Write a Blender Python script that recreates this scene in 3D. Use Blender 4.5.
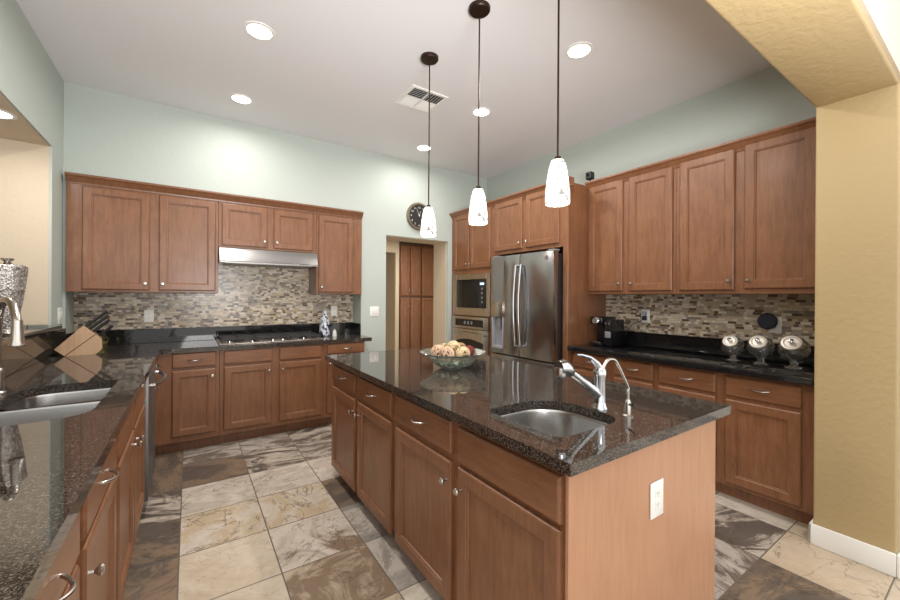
import bpy, bmesh, math, random
from mathutils import Vector, Matrix, Euler
random.seed(7)
PI = math.pi
S = bpy.context.scene
COL = S.collection
for o in list(bpy.data.objects):
    bpy.data.objects.remove(o)

# ------------------------------------------------------------------ camera, world, exposure
cam_d = bpy.data.cameras.new('camera'); cam = bpy.data.objects.new('camera', cam_d); COL.objects.link(cam)
cam_d.sensor_width = 36.0; cam_d.lens = 384.6 / 900 * 36.0
cam_d.shift_y = -3.2 / 900; cam_d.clip_start = 0.02
cam.matrix_world = Matrix.Translation((0, 0, 1.37)) @ Matrix.Rotation(-math.radians(34.113), 4, 'Z') @ Matrix.Rotation(PI / 2, 4, 'X') @ Matrix.Rotation(0.0065, 4, 'Z')
S.camera = cam
W = bpy.data.worlds.new('world'); S.world = W; W.use_nodes = True
W.node_tree.nodes['Background'].inputs[0].default_value = (1.0, 0.985, 0.96, 1)
W.node_tree.nodes['Background'].inputs[1].default_value = 1.5
S.view_settings.view_transform = 'Standard'; S.view_settings.look = 'None'
S.view_settings.gamma = 1.0; S.view_settings.use_curve_mapping = False
S.view_settings.exposure = 0.33

def area(name, loc, size, power, col=(1, 0.95, 0.88), rot=(0, 0, 0), spread=PI, shape='DISK', sy=None):
    d = bpy.data.lights.new(name, 'AREA'); d.shape = shape; d.size = size
    if sy: d.size_y = sy
    d.energy = power; d.color = col; d.spread = spread
    o = bpy.data.objects.new(name, d); COL.objects.link(o); o.location = loc; o.rotation_euler = rot; return o
# added fill light behind the camera, aimed up to brighten the ceiling
FILL_POS = Vector((0.45, -0.8, 1.5))
area('ceiling_fill', FILL_POS, 1.2, 60, (1, 0.985, 0.97), (Vector((1.0, 1.0, 3.1)) - FILL_POS).to_track_quat('-Z', 'Y').to_euler(), spread=math.radians(110))
CE = 3.10      # kitchen ceiling
XL = -0.855    # left wall face
XR = 3.59      # right wall face
YF = 4.36      # back wall face
YB = 4.64      # back of the niche
CT = 0.914     # counter top

# ------------------------------------------------------------------ mesh helpers
class MB:
    def __init__(s): s.bm = bmesh.new()
    def add(s, t, M=None):
        if M is not None: bmesh.ops.transform(t, matrix=M, verts=t.verts)
        me = bpy.data.meshes.new('tmp'); t.to_mesh(me); t.free(); s.bm.from_mesh(me); bpy.data.meshes.remove(me)
        return s
    def box(s, x0, x1, y0, y1, z0, z1, bev=0.0, seg=2, M=None):
        t = bmesh.new(); bmesh.ops.create_cube(t, size=1.0)
        for v in t.verts:
            v.co = Vector(((x0 + x1) / 2 + v.co.x * (x1 - x0), (y0 + y1) / 2 + v.co.y * (y1 - y0), (z0 + z1) / 2 + v.co.z * (z1 - z0)))
        if bev > 0: bmesh.ops.bevel(t, geom=list(t.edges), offset=bev, segments=seg, profile=0.5, affect='EDGES')
        return s.add(t, M)
    def lathe(s, prof, c=(0, 0, 0), seg=24, axis=None, M=None, cap=True):
        """prof: list of (radius, height)"""
        t = bmesh.new(); rings = []
        for r, h in prof:
            if r < 1e-6: rings.append([t.verts.new((0, 0, h))])
            else: rings.append([t.verts.new((r * math.cos(2 * PI * i / seg), r * math.sin(2 * PI * i / seg), h)) for i in range(seg)])
        for a, b in zip(rings, rings[1:]):
            for i in range(seg):
                j = (i + 1) % seg
                if len(a) == 1 and len(b) == 1: continue
                if len(a) == 1: t.faces.new((a[0], b[i], b[j]))
                elif len(b) == 1: t.faces.new((a[i], a[j], b[0]))
                else: t.faces.new((a[i], a[j], b[j], b[i]))
        if cap:
            if len(rings[0]) > 1: t.faces.new(rings[0][::-1])
            if len(rings[-1]) > 1: t.faces.new(rings[-1])
        bmesh.ops.recalc_face_normals(t, faces=t.faces)
        T = Matrix.Translation(c)
        if axis is not None: T = T @ Vector((0, 0, 1)).rotation_difference(Vector(axis)).to_matrix().to_4x4()
        if M is not None: T = M @ T
        return s.add(t, T)
    def cyl(s, a, b, r, seg=16, r2=None):
        a = Vector(a); b = Vector(b); L = (b - a).length
        return s.lathe([(r, 0), (r if r2 is None else r2, L)], a, seg, (b - a).normalized())
    def tube(s, pts, r, seg=10, closed=False, rad=None):
        pts = [Vector(p) for p in pts]; n = len(pts); t = bmesh.new(); rings = []
        up = None
        for i, p in enumerate(pts):
            if closed: d = (pts[(i + 1) % n] - pts[i - 1])
            else: d = (pts[min(i + 1, n - 1)] - pts[max(i - 1, 0)])
            d.normalize()
            if up is None: up = d.orthogonal().normalized()
            else:
                up = up - d * up.dot(d)
                up = up.normalized() if up.length > 1e-5 else d.orthogonal().normalized()
            w = d.cross(up); rr = rad[i] if rad else r
            rings.append([t.verts.new(p + up * (rr * math.cos(2 * PI * k / seg)) + w * (rr * math.sin(2 * PI * k / seg))) for k in range(seg)])
        pairs = list(zip(rings, rings[1:])) + ([(rings[-1], rings[0])] if closed else [])
        for A, B in pairs:
            for k in range(seg):
                j = (k + 1) % seg; t.faces.new((A[k], A[j], B[j], B[k]))
        if not closed: t.faces.new(rings[0][::-1]); t.faces.new(rings[-1])
        bmesh.ops.recalc_face_normals(t, faces=t.faces)
        return s.add(t)
    def prism(s, poly, axis, a0, a1, M=None):
        """poly of 2D pts; axis 'x': (y,z); 'y': (x,z); 'z': (x,y)"""
        t = bmesh.new()
        def P(q, a): return {'x': (a, q[0], q[1]), 'y': (q[0], a, q[1]), 'z': (q[0], q[1], a)}[axis]
        A = [t.verts.new(P(q, a0)) for q in poly]; B = [t.verts.new(P(q, a1)) for q in poly]
        n = len(poly)
        for i in range(n): t.faces.new((A[i], A[(i + 1) % n], B[(i + 1) % n], B[i]))
        t.faces.new(A[::-1]); t.faces.new(B)
        bmesh.ops.recalc_face_normals(t, faces=t.faces)
        return s.add(t, M)
    def ball(s, c, r, u=20, v=12, scale=(1, 1, 1)):
        t = bmesh.new(); bmesh.ops.create_uvsphere(t, u_segments=u, v_segments=v, radius=r)
        return s.add(t, Matrix.Translation(c) @ Matrix.Diagonal((*scale, 1)))
    def front(s, x0, x1, z0, z1, y, th=0.02, stile=0.056, rec=0.012, flat=False):
        """a door or drawer front in the XZ plane, its face towards -y at depth y - th"""
        t = bmesh.new()
        def ring(ins, yy): return [t.verts.new((a, yy, b)) for a, b in ((x0 + ins, z0 + ins), (x1 - ins, z0 + ins), (x1 - ins, z1 - ins), (x0 + ins, z1 - ins))]
        f = y - th
        R = [ring(0, y), ring(0, f + 0.007), ring(0.003, f + 0.003), ring(0.008, f)]
        if not flat: R += [ring(stile, f), ring(stile + 0.003, f + 0.004), ring(stile + 0.009, f + 0.005), ring(stile + 0.012, f + rec)]
        for a, b in zip(R, R[1:]):
            for i in range(4): t.faces.new((a[i], a[(i + 1) % 4], b[(i + 1) % 4], b[i]))
        t.faces.new(R[0][::-1]); t.faces.new(R[-1])
        bmesh.ops.recalc_face_normals(t, faces=t.faces)
        return s.add(t)
    def build(s, name, mat, parent=None, angle=35, **kw):
        me = bpy.data.meshes.new(name); s.bm.to_mesh(me); s.bm.free()
        me.polygons.foreach_set('use_smooth', [True] * len(me.polygons)); me.set_sharp_from_angle(angle=math.radians(angle))
        if mat is not None: me.materials.append(mat)
        o = bpy.data.objects.new(name, me); COL.objects.link(o)
        if parent is not None: o.parent = parent
        tag(o, **kw)
        return o

def tag(o, label=None, cat=None, group=None, kind=None):
    if label: o['label'] = label
    if cat: o['category'] = cat
    if group: o['group'] = group
    if kind: o['kind'] = kind
    return o
def thing(name, label, cat, loc=(0, 0, 0), rz=0.0, group=None):
    o = bpy.data.objects.new(name, None); COL.objects.link(o); o.empty_display_size = 0.1
    o.location = loc; o.rotation_euler = (0, 0, rz)
    return tag(o, label, cat, group)
def copy_tree(o, parent=None):
    c = o.copy(); COL.objects.link(c)
    if parent is not None: c.parent = parent
    for ch in o.children: copy_tree(ch, c)
    return c
def struct(name, mb, mat, angle=35):
    return mb.build(name, mat, None, angle, kind='structure')

# ------------------------------------------------------------------ materials
class NT:
    def __init__(s, name):
        s.m = bpy.data.materials.new(name); s.m.use_nodes = True; s.t = s.m.node_tree
        s.b = s.t.nodes['Principled BSDF']
    def n(s, kind, **kw):
        x = s.t.nodes.new(kind)
        for k, v in kw.items():
            if k.startswith('i_'):
                key = k[2:]; key = int(key) if key.isdigit() else key
                s.put(x.inputs[key], v)
            else: setattr(x, k, v)
        return x
    def put(s, sock, v):
        if hasattr(v, 'is_output'): s.t.links.new(v, sock)
        elif hasattr(v, 'outputs'): s.t.links.new(v.outputs[0], sock)
        else:
            if isinstance(v, tuple) and len(v) == 3 and sock.type == 'RGBA': v = (*v, 1)
            sock.default_value = v
    def math(s, op, a, b=None, c=None):
        x = s.t.nodes.new('ShaderNodeMath'); x.operation = op; s.put(x.inputs[0], a)
        if b is not None: s.put(x.inputs[1], b)
        if c is not None: s.put(x.inputs[2], c)
        return x.outputs[0]
    def mix(s, f, a, b, blend='MIX'):
        x = s.t.nodes.new('ShaderNodeMix'); x.data_type = 'RGBA'; x.blend_type = blend
        s.put(x.inputs[0], f); s.put(x.inputs[6], a); s.put(x.inputs[7], b); return x.outputs[2]
    def ramp(s, f, stops, interp='LINEAR'):
        x = s.t.nodes.new('ShaderNodeValToRGB'); r = x.color_ramp; r.interpolation = interp
        while len(r.elements) < len(stops): r.elements.new(0.5)
        for e, (p, c) in zip(r.elements, stops): e.position = p; e.color = (*c, 1)
        s.put(x.inputs[0], f); return x.outputs[0]
    def set(s, **kw):
        for k, v in kw.items(): s.put(s.b.inputs[k.replace('_', ' ')], v)
        return s
    def bump(s, h, strength=0.3, dist=0.01):
        x = s.t.nodes.new('ShaderNodeBump'); x.inputs['Strength'].default_value = strength; x.inputs['Distance'].default_value = dist
        s.put(x.inputs['Height'], h); s.put(s.b.inputs['Normal'], x.outputs[0]); return s
    def obj(s): return s.n('ShaderNodeTexCoord').outputs['Object']
    def mapped(s, v, scale): return s.n('ShaderNodeMapping', i_0=v, i_3=scale).outputs[0]
    def noise(s, v, scale, detail=4, rough=0.55, dist=0.0):
        return s.n('ShaderNodeTexNoise', i_Vector=v, i_Scale=scale, i_Detail=float(detail), i_Roughness=rough, i_Distortion=dist).outputs[0]

def srgb(r, g, b):
    f = lambda c: (c / 255 / 12.92) if c <= 10 else ((c / 255 + 0.055) / 1.055) ** 2.4
    return (f(r), f(g), f(b))
def plain(name, col, rough=0.5, metal=0.0, **kw):
    k = NT(name); k.set(Base_Color=col, Roughness=rough, Metallic=metal)
    for a, v in kw.items(): k.put(k.b.inputs[a.replace('_', ' ')], v)
    return k.m
def paint(name, col, bump=0.12):
    k = NT(name); n = k.noise(k.obj(), 28.0, 3); k.set(Base_Color=col, Roughness=0.62)
    r = k.ramp(n, [(0.42, (0, 0, 0)), (0.6, (1, 1, 1))]); k.bump(r, bump, 0.004); return k.m
def wood(name, dark, mid, light, horizontal=False, rough=0.36):
    k = NT(name); v = k.obj()
    sc = (1.6, 14.0, 14.0) if horizontal else (14.0, 14.0, 1.6)
    grain = k.noise(k.mapped(v, sc), 3.2, 6, 0.6, 0.6)
    fine = k.noise(k.mapped(v, tuple(a * 5 for a in sc)), 3.0, 3)
    blot = k.noise(v, 5.0, 2)
    f = k.math('ADD', k.math('MULTIPLY', grain, 0.6), k.math('ADD', k.math('MULTIPLY', fine, 0.2), k.math('MULTIPLY', blot, 0.25)))
    c = k.ramp(f, [(0.28, dark), (0.52, mid), (0.78, light)])
    k.set(Base_Color=c, Roughness=rough); k.b.inputs['Coat Weight'].default_value = 0.12; k.b.inputs['Coat Roughness'].default_value = 0.18
    k.bump(fine, 0.03, 0.002); return k.m
WD, WM, WLt = (0.12, 0.048, 0.022), (0.212, 0.091, 0.042), (0.30, 0.138, 0.069)
M_wood = wood('cherry_wood', WD, WM, WLt)
M_woodh = wood('cherry_wood_drawer', WD, WM, WLt, True)
M_panel = wood('light_cherry_panel', (0.40, 0.20, 0.11), (0.47, 0.245, 0.14), (0.53, 0.285, 0.17), rough=0.34)
M_dkwood = wood('dark_toe_wood', (0.06, 0.022, 0.012), (0.085, 0.033, 0.018), (0.11, 0.045, 0.026))
M_block = wood('pale_beech', (0.42, 0.25, 0.14), (0.52, 0.33, 0.19), (0.60, 0.41, 0.26))

def granite():
    k = NT('granite'); v = k.obj()
    vo = k.n('ShaderNodeTexVoronoi', i_Vector=v, i_Scale=380.0)
    r = k.n('ShaderNodeSeparateColor', i_0=vo.outputs['Color'])
    c = k.ramp(r.outputs[0], [(0.0, (0.009, 0.008, 0.008)), (0.40, (0.026, 0.021, 0.018)), (0.60, (0.075, 0.059, 0.048)), (0.84, (0.12, 0.098, 0.082)), (0.96, (0.17, 0.155, 0.14))], 'CONSTANT')
    k.set(Base_Color=c, Roughness=0.035); k.b.inputs['IOR'].default_value = 1.65
    return k.m
M_gran = granite()

def granite_dark():
    k = NT('black_granite'); v = k.obj()
    vo = k.n('ShaderNodeTexVoronoi', i_Vector=v, i_Scale=380.0)
    r = k.n('ShaderNodeSeparateColor', i_0=vo.outputs['Color'])
    c = k.ramp(r.outputs[0], [(0.0, (0.006, 0.006, 0.007)), (0.6, (0.012, 0.012, 0.013)), (0.85, (0.025, 0.025, 0.025)), (0.96, (0.06, 0.06, 0.06))], 'CONSTANT')
    k.set(Base_Color=c, Roughness=0.05); return k.m
M_gran2 = granite_dark()

def mosaic(name, horiz):
    k = NT(name); sx = k.n('ShaderNodeSeparateXYZ', i_0=k.obj()); u = sx.outputs[horiz]; v = sx.outputs[2]
    H, L = 0.0195, 0.058
    vr = k.math('DIVIDE', v, H); row = k.math('FLOOR', vr)
    wn = k.n('ShaderNodeTexWhiteNoise', noise_dimensions='1D', i_W=row)
    ur = k.math('ADD', k.math('DIVIDE', u, L), k.math('MULTIPLY', wn.outputs[0], 7.3)); colm = k.math('FLOOR', ur)
    fu = k.math('FRACT', ur)
    # some pieces are split in two
    w2 = k.n('ShaderNodeTexWhiteNoise', noise_dimensions='2D', i_Vector=k.n('ShaderNodeCombineXYZ', i_0=colm, i_1=row))
    half = k.math('GREATER_THAN', w2.outputs[0], 0.5)
    side = k.math('MULTIPLY', half, k.math('GREATER_THAN', fu, 0.5))
    idn = k.n('ShaderNodeTexWhiteNoise', noise_dimensions='3D', i_Vector=k.n('ShaderNodeCombineXYZ', i_0=colm, i_1=row, i_2=side))
    c = k.ramp(idn.outputs[0], [(0.0, srgb(88, 74, 62)), (0.11, srgb(128, 111, 94)), (0.25, srgb(176, 160, 138)), (0.42, srgb(196, 183, 162)), (0.60, srgb(160, 149, 136)), (0.74, srgb(210, 199, 180)), (0.90, srgb(178, 156, 122)), (0.96, srgb(124, 118, 114))], 'CONSTANT')
    fv = k.math('FRACT', vr)
    ed = lambda f, w: k.math('LESS_THAN', k.math('SUBTRACT', 0.5, k.math('ABSOLUTE', k.math('SUBTRACT', f, 0.5))), w)
    g = k.math('MAXIMUM', ed(fv, 0.055), ed(fu, 0.016))
    g = k.math('MAXIMUM', g, k.math('MULTIPLY', half, k.math('LESS_THAN', k.math('ABSOLUTE', k.math('SUBTRACT', fu, 0.5)), 0.016)))
    cc = k.mix(g, c, srgb(150, 138, 122))
    k.set(Base_Color=cc, Roughness=k.math('ADD', k.math('MULTIPLY', g, 0.5), 0.22)); k.bump(k.math('SUBTRACT', 1.0, g), 0.3, 0.002)
    return k.m
M_mosx = mosaic('mosaic_tile_back', 0); M_mosy = mosaic('mosaic_tile_side', 1)

TILE, TX0, TY0 = 0.424, -0.038, 0.335
def slate():
    k = NT('slate_tile'); geo = k.n('ShaderNodeNewGeometry').outputs['Position']
    A = k.n('ShaderNodeVertexColor', layer_name='ca').outputs[0]; B = k.n('ShaderNodeVertexColor', layer_name='cb').outputs[0]
    par = k.n('ShaderNodeSeparateColor', i_0=k.n('ShaderNodeVertexColor', layer_name='par').outputs[0])
    ang = k.math('MULTIPLY', par.outputs[0], 6.283); seed = k.math('MULTIPLY', par.outputs[1], 40.0)
    rot = k.n('ShaderNodeVectorRotate', rotation_type='Z_AXIS', i_Vector=geo, i_Angle=ang).outputs[0]
    off = k.n('ShaderNodeVectorMath', operation='ADD', i_0=rot, i_1=k.n('ShaderNodeCombineXYZ', i_0=seed, i_1=seed, i_2=seed)).outputs[0]
    pv = k.n('ShaderNodeVertexColor', layer_name='par').outputs[1]
    st = k.n('ShaderNodeVectorMath', operation='MULTIPLY', i_0=off, i_1=k.n('ShaderNodeCombineXYZ', i_0=1.0, i_1=pv, i_2=1.0)).outputs[0]
    n1 = k.noise(st, 2.6, 10, 0.66, 0.9)
    f = k.ramp(n1, [(0.44, (0, 0, 0)), (0.50, (0.35, 0.35, 0.35)), (0.55, (1, 1, 1))])
    c = k.mix(f, A, B)
    n2 = k.noise(st, 1.7, 9, 0.62, 1.6)
    vein = k.math('LESS_THAN', k.math('ABSOLUTE', k.math('SUBTRACT', n2, 0.5)), k.math('MULTIPLY', par.outputs[2], 0.010))
    c = k.mix(k.math('MULTIPLY', vein, 0.5), c, srgb(70, 60, 52))
    n3 = k.noise(off, 14.0, 6, 0.7)
    c = k.mix(k.ramp(n3, [(0.3, (0.3, 0.3, 0.3)), (0.7, (0, 0, 0))]), c, k.mix(1.0, c, srgb(170, 160, 150), 'MULTIPLY'))
    sp = k.n('ShaderNodeSeparateXYZ', i_0=geo)
    def edge(a, o):
        q = k.math('FRACT', k.math('DIVIDE', k.math('SUBTRACT', a, o - 50 * TILE), TILE))
        return k.math('LESS_THAN', k.math('SUBTRACT', 0.5, k.math('ABSOLUTE', k.math('SUBTRACT', q, 0.5))), 0.0075)
    g = k.math('MAXIMUM', edge(sp.outputs[0], TX0), edge(sp.outputs[1], TY0))
    c = k.mix(g, c, srgb(105, 96, 86))
    k.set(Base_Color=c, Roughness=k.math('ADD', k.math('MULTIPLY', n3, 0.25), 0.3))
    k.bump(k.math('SUBTRACT', k.math('ADD', n1, k.math('MULTIPLY', n3, 0.3)), g), 0.25, 0.006)
    return k.m
M_floor = slate()

M_teal = paint('sage_wall_paint', srgb(184, 193, 187))
M_ceil = paint('ceiling_paint', srgb(232, 231, 234), 0.05)
M_yellow = paint('tan_yellow_paint', srgb(182, 160, 118), 0.2)
M_cream = paint('cream_paint', srgb(208, 194, 172))
M_white = plain('white_trim', srgb(235, 234, 230), 0.35)
M_plate = plain('white_plastic', srgb(238, 237, 232), 0.35)
M_slot = plain('socket_slot', srgb(90, 88, 84), 0.6)
def brushed(name, col, rough, sc):
    k = NT(name); n = k.noise(k.mapped(k.obj(), sc), 6.0, 3)
    k.set(Base_Color=col, Metallic=1.0, Roughness=k.math('ADD', k.math('MULTIPLY', n, 0.14), rough - 0.07)); return k.m
M_steel = brushed('stainless_steel', srgb(196, 188, 180), 0.27, (60, 60, 1))
M_fridge = brushed('dark_stainless', srgb(166, 164, 163), 0.24, (60, 60, 1))
M_sink = plain('sink_steel', srgb(188, 187, 185), 0.24, 1.0)
M_chrome = plain('chrome', srgb(200, 204, 210), 0.08, 1.0)
M_nickel = plain('satin_nickel', srgb(192, 188, 182), 0.27, 1.0)
M_black = plain('black_gloss', (0.008, 0.008, 0.009), 0.12)
M_blackp = plain('black_plastic', (0.014, 0.014, 0.015), 0.4)
M_iron = plain('cast_iron', (0.015, 0.015, 0.016), 0.5)
M_grey = plain('grey_plastic', (0.22, 0.22, 0.23), 0.45)
M_bronze = plain('dark_bronze', (0.035, 0.018, 0.012), 0.4, 0.6)
M_navy = plain('navy_fabric', (0.006, 0.008, 0.02), 0.6)
def glass(name, col=(1, 1, 1), rough=0.02):
    k = NT(name); k.set(Base_Color=col, Roughness=rough); k.b.inputs['Transmission Weight'].default_value = 1.0; k.b.inputs['IOR'].default_value = 1.45; return k.m
M_glass = glass('clear_glass', (0.97, 0.99, 0.99))
M_cut = glass('cut_glass', (0.97, 0.98, 0.98)); M_cut.node_tree.nodes['Principled BSDF'].inputs['Transmission Weight'].default_value = 0.985; _k = M_cut.node_tree
_v = _k.nodes.new('ShaderNodeTexVoronoi'); _v.inputs['Scale'].default_value = 45.0; _c = _k.nodes.new('ShaderNodeTexCoord'); _b = _k.nodes.new('ShaderNodeBump'); _b.inputs['Strength'].default_value = 0.9; _b.inputs['Distance'].default_value = 0.006
_k.links.new(_c.outputs['Object'], _v.inputs['Vector']); _k.links.new(_v.outputs['Distance'], _b.inputs['Height']); _k.links.new(_b.outputs[0], _k.nodes['Principled BSDF'].inputs['Normal'])
M_green = glass('green_tinted_glass', (0.80, 0.93, 0.86), 0.05)
M_oil = glass('olive_glass', (0.55, 0.55, 0.18), 0.05)
def emit(name, col, st):
    k = NT(name); k.set(Base_Color=col); k.b.inputs['Emission Color'].default_value = (*col, 1); k.b.inputs['Emission Strength'].default_value = st; return k.m
M_lens = emit('light_lens', (1.0, 0.96, 0.90), 9.0)
M_led = emit('display_glow', (0.55, 0.75, 1.0), 0.6)
def shade_mat():
    k = NT('marbled_white_glass'); v = k.obj()
    n = k.noise(v, 10.0, 2, 0.45, 1.6)
    ve = k.ramp(n, [(0.455, (1, 1, 1)), (0.48, (0.15, 0.145, 0.14)), (0.525, (0.15, 0.145, 0.14)), (0.55, (1, 1, 1))])
    ve = k.mix(k.ramp(k.noise(v, 6.0, 2), [(0.40, (0, 0, 0)), (0.46, (1, 1, 1))]), (1, 1, 1), ve)
    c = k.mix(1.0, ve, (0.95, 0.93, 0.88), 'MULTIPLY')
    k.set(Base_Color=c, Roughness=0.15); k.put(k.b.inputs['Emission Color'], c); k.b.inputs['Emission Strength'].default_value = 0.9; return k.m
M_shade = shade_mat()

# ------------------------------------------------------------------ lights
REC_P = 14.0
HALL_P = 30.0

# ------------------------------------------------------------------ the setting
def hexc(h): return srgb(*h)
CREAM, CREAM2, GOLD, TAN, BROWN, DARK, GREY, LGREY = [hexc(h) for h in ((208, 199, 186), (190, 180, 166), (194, 177, 150), (192, 177, 156), (136, 117, 97), (98, 89, 81), (146, 140, 132), (184, 176, 166))]
KINDS = {'c': (CREAM, CREAM2, 0.5), 'g': (CREAM, GOLD, 0.9), 'p': (hexc((208, 196, 178)), hexc((200, 185, 163)), 0.2), 'b': (CREAM, BROWN, 0.6), 't': (TAN, BROWN, 0.5),
         'd': (DARK, BROWN, 0.9), 's': (LGREY, hexc((124, 112, 102)), 1.3), 'y': (GREY, LGREY, 0.7), 'k': (BROWN, DARK, 0.9), 'e': (hexc((194, 176, 152)), TAN, 0.6), 'q': (CREAM2, DARK, 1.0)}
TILES = {(-1, 8): 'd', (-1, 7): 'd', (-1, 6): 'q', (-1, 5): 'k', (-1, 4): 'k', (-1, 3): 'c', (-1, 2): 'c',
         (0, 9): 's', (0, 8): 's', (0, 7): 'k', (0, 6): 'c', (0, 5): 'g', (0, 4): 'p', (0, 3): 'p', (0, 2): 'c',
         (1, 9): 's', (1, 8): 's', (1, 7): 'q', (1, 6): 'c', (1, 5): 'g', (1, 4): 'b', (1, 3): 't', (1, 2): 'e',
         (2, 8): 'q', (2, 7): 's', (2, 6): 'c', (2, 5): 'k', (2, 4): 'y', (2, 3): 'y', (2, 2): 'c',
         (5, 1): 's', (5, 0): 'd', (4, 1): 's', (4, 0): 'd', (6, 1): 'q', (6, 0): 'e', (6, 2): 'y', (5, 2): 'q', (5, -1): 'd', (6, -1): 'e', (7, -1): 'c', (7, 0): 'e'}
def build_floor():
    bm = bmesh.new(); la = bm.loops.layers.float_color.new('ca'); lb = bm.loops.layers.float_color.new('cb'); lp = bm.loops.layers.float_color.new('par')
    R = random.Random(11); V = {}
    def vert(i, j):
        if (i, j) not in V: V[(i, j)] = bm.verts.new((TX0 + TILE * i, TY0 + TILE * j, 0))
        return V[(i, j)]
    for i in range(-14, 15):
        for j in range(-12, 19):
            f = bm.faces.new((vert(i, j), vert(i + 1, j), vert(i + 1, j + 1), vert(i, j + 1)))
            kd = TILES.get((i, j), R.choice('ccgpbtsyeq')); a, b, ve = KINDS[kd]; st_ = {'b': 1.0, 't': 1.0, 'g': 1.6, 'k': 1.8, 'd': 2.0, 's': 3.2, 'q': 2.6}.get(kd, 2.0)
            an = R.choice([0.0, 0.5, 0.25, 0.08, 0.45]) + R.uniform(-0.05, 0.05); sd = R.random()
            for l in f.loops: l[la] = (*a, 1); l[lb] = (*b, 1); l[lp] = (an % 1.0, sd, ve, st_)
    # slab thickness
    ex = bmesh.ops.extrude_face_region(bm, geom=list(bm.faces))
    for v in [g for g in ex['geom'] if isinstance(g, bmesh.types.BMVert)]: v.co.z -= 0.06
    bmesh.ops.recalc_face_normals(bm, faces=bm.faces)
    me = bpy.data.meshes.new('floor'); bm.to_mesh(me); bm.free(); me.materials.append(M_floor)
    o = bpy.data.objects.new('floor', me); COL.objects.link(o); o['kind'] = 'structure'
build_floor()
struct('ceiling', MB().box(XL - 0.12, XR + 0.12, 0.33, 4.72, CE, CE + 0.1), M_ceil)
# back wall: niche and doorway
NX0, NX1, NZ = -0.838, 1.682, 2.372
DX0, DX1, DZ = 2.0, 2.915, 2.125
w = MB()
w.box(XL - 0.12, NX0, YF, 4.72, 0, CE); w.box(NX0, NX1, YB, 4.72, 0, NZ)
w.box(NX1, DX0, YF, 4.72, 0, CE); w.box(DX1, XR + 0.12, YF, 4.72, 0, CE)
w.box(NX0, NX1, YF, 4.72, NZ, CE); w.box(DX0, DX1, YF, 4.72, DZ, CE)
struct('wall_back', w, M_teal)
# cream lining of the doorway
w = MB(); w.box(DX0, DX0 + 0.006, YF + 0.04, 4.72, 0, DZ); w.box(DX1 - 0.006, DX1, YF + 0.04, 4.72, 0, DZ); w.box(DX0, DX1, YF + 0.04, 4.72, DZ - 0.006, DZ)
struct('trim_1', w, M_cream)
struct('wall_right', MB().box(XR, XR + 0.12, 0.64, YF, 0, CE), M_teal)
# left wall with the pass through
PZ0, PZ1, PY1 = 1.10, 2.475, 4.05
w = MB(); w.box(XL - 0.12, XL, 0.64, YF, 0, PZ0); w.box(XL - 0.12, XL, 0.64, YF, PZ1, CE); w.box(XL - 0.12, XL, PY1, YF, PZ0, PZ1); w.box(XL - 0.12, XL, 0.33, 0.64, 0, CE)
struct('wall_left', w, M_teal)
# archway wall between the rooms (jamb on the right, header overhead)
JX = 2.90
w = MB(); w.box(JX, 5.9, 0.33, 0.64, 0, CE, 0.012, 3); w.box(XL - 0.02, JX + 0.02, 0.33, 0.64, 2.44, CE + 0.0, 0.012, 3)
struct('wall_archway', w, M_yellow)
w = MB(); w.box(JX - 0.016, JX, 0.33, 0.655, 0, 0.115, 0.006); w.box(JX - 0.016, 5.9, 0.314, 0.33, 0, 0.115, 0.006)
w.box(JX - 0.016, 2.995, 0.64, 0.655, 0, 0.115, 0.006)
struct('baseboard_right', w, M_white)
struct('wall_front_room', MB().box(2.93, 5.9, 0.318, 0.33, 0.116, 3.4).box(XL - 0.02, 2.93, 0.318, 0.33, 2.452, 3.4), M_cream)
# the room beyond the pass through
w = MB(); w.box(-4.6, XL - 0.125, PY1, PY1 + 0.12, 0, PZ1); w.box(-4.72, -4.6, -2.0, PY1 + 0.12, 0, PZ1)
struct('wall_breakfast_room', w, M_cream)
struct('ceiling_breakfast_room', MB().box(-4.72, XL - 0.125, 0.33, PY1 + 0.12, PZ1, PZ1 + 0.1), M_cream)
struct('trim_2', MB().box(-2.6, XL - 0.014, PY1 - 0.005, PY1 - 0.0003, PZ0 + 0.045, PZ1 - 0.005).box(XL - 0.125, XL - 0.014, 0.655, PY1 - 0.0003, PZ1 - 0.005, PZ1 - 0.0003), M_cream)
# hall beyond the doorway
HY = 7.0
w = MB(); w.box(1.2, 2.55, HY, HY + 0.1, 0, 2.5); w.box(3.42, 3.50, HY, HY + 0.1, 0, 2.5); w.box(2.55, 3.42, HY, HY + 0.1, 2.25, 2.5)
w.box(1.1, 1.2, 4.72, HY + 0.1, 0, 2.5); w.box(5.0, 5.1, 4.72, HY + 0.7, 0, 2.5); w.box(2.0, 3.5, 8.6, 8.7, 0, 2.5); w.box(3.45, 5.1, HY + 0.6, HY + 0.7, 0, 2.5)
w.box(4.38, 5.1, HY, HY + 0.1, 0, 2.5); w.box(1.9, 2.0, HY + 0.1, 8.7, 0, 2.5); w.box(3.44, 3.5, HY + 0.1, 8.7, 0, 2.5)
struct('wall_hall', w, M_cream)
struct('ceiling_hall', MB().box(1.1, 5.1, 4.725, 8.7, 2.5, 2.6), M_cream)
area('hall_light', (3.2, 5.8, 2.45), 0.3, HALL_P, (1, 0.88, 0.72))
# mosaic backsplashes
struct('trim_3', MB().box(NX0 + 0.001, NX1 - 0.001, YB - 0.01, YB - 0.0005, 0.92, 1.395), M_mosx)
struct('trim_5', MB().box(0.2295, 1.149, YB - 0.01, YB - 0.0005, 1.3955, 1.684), M_mosx)
struct('trim_4', MB().box(XR - 0.01, XR - 0.0005, 0.645, 2.398, 0.92, 1.41), M_mosy)

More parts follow.
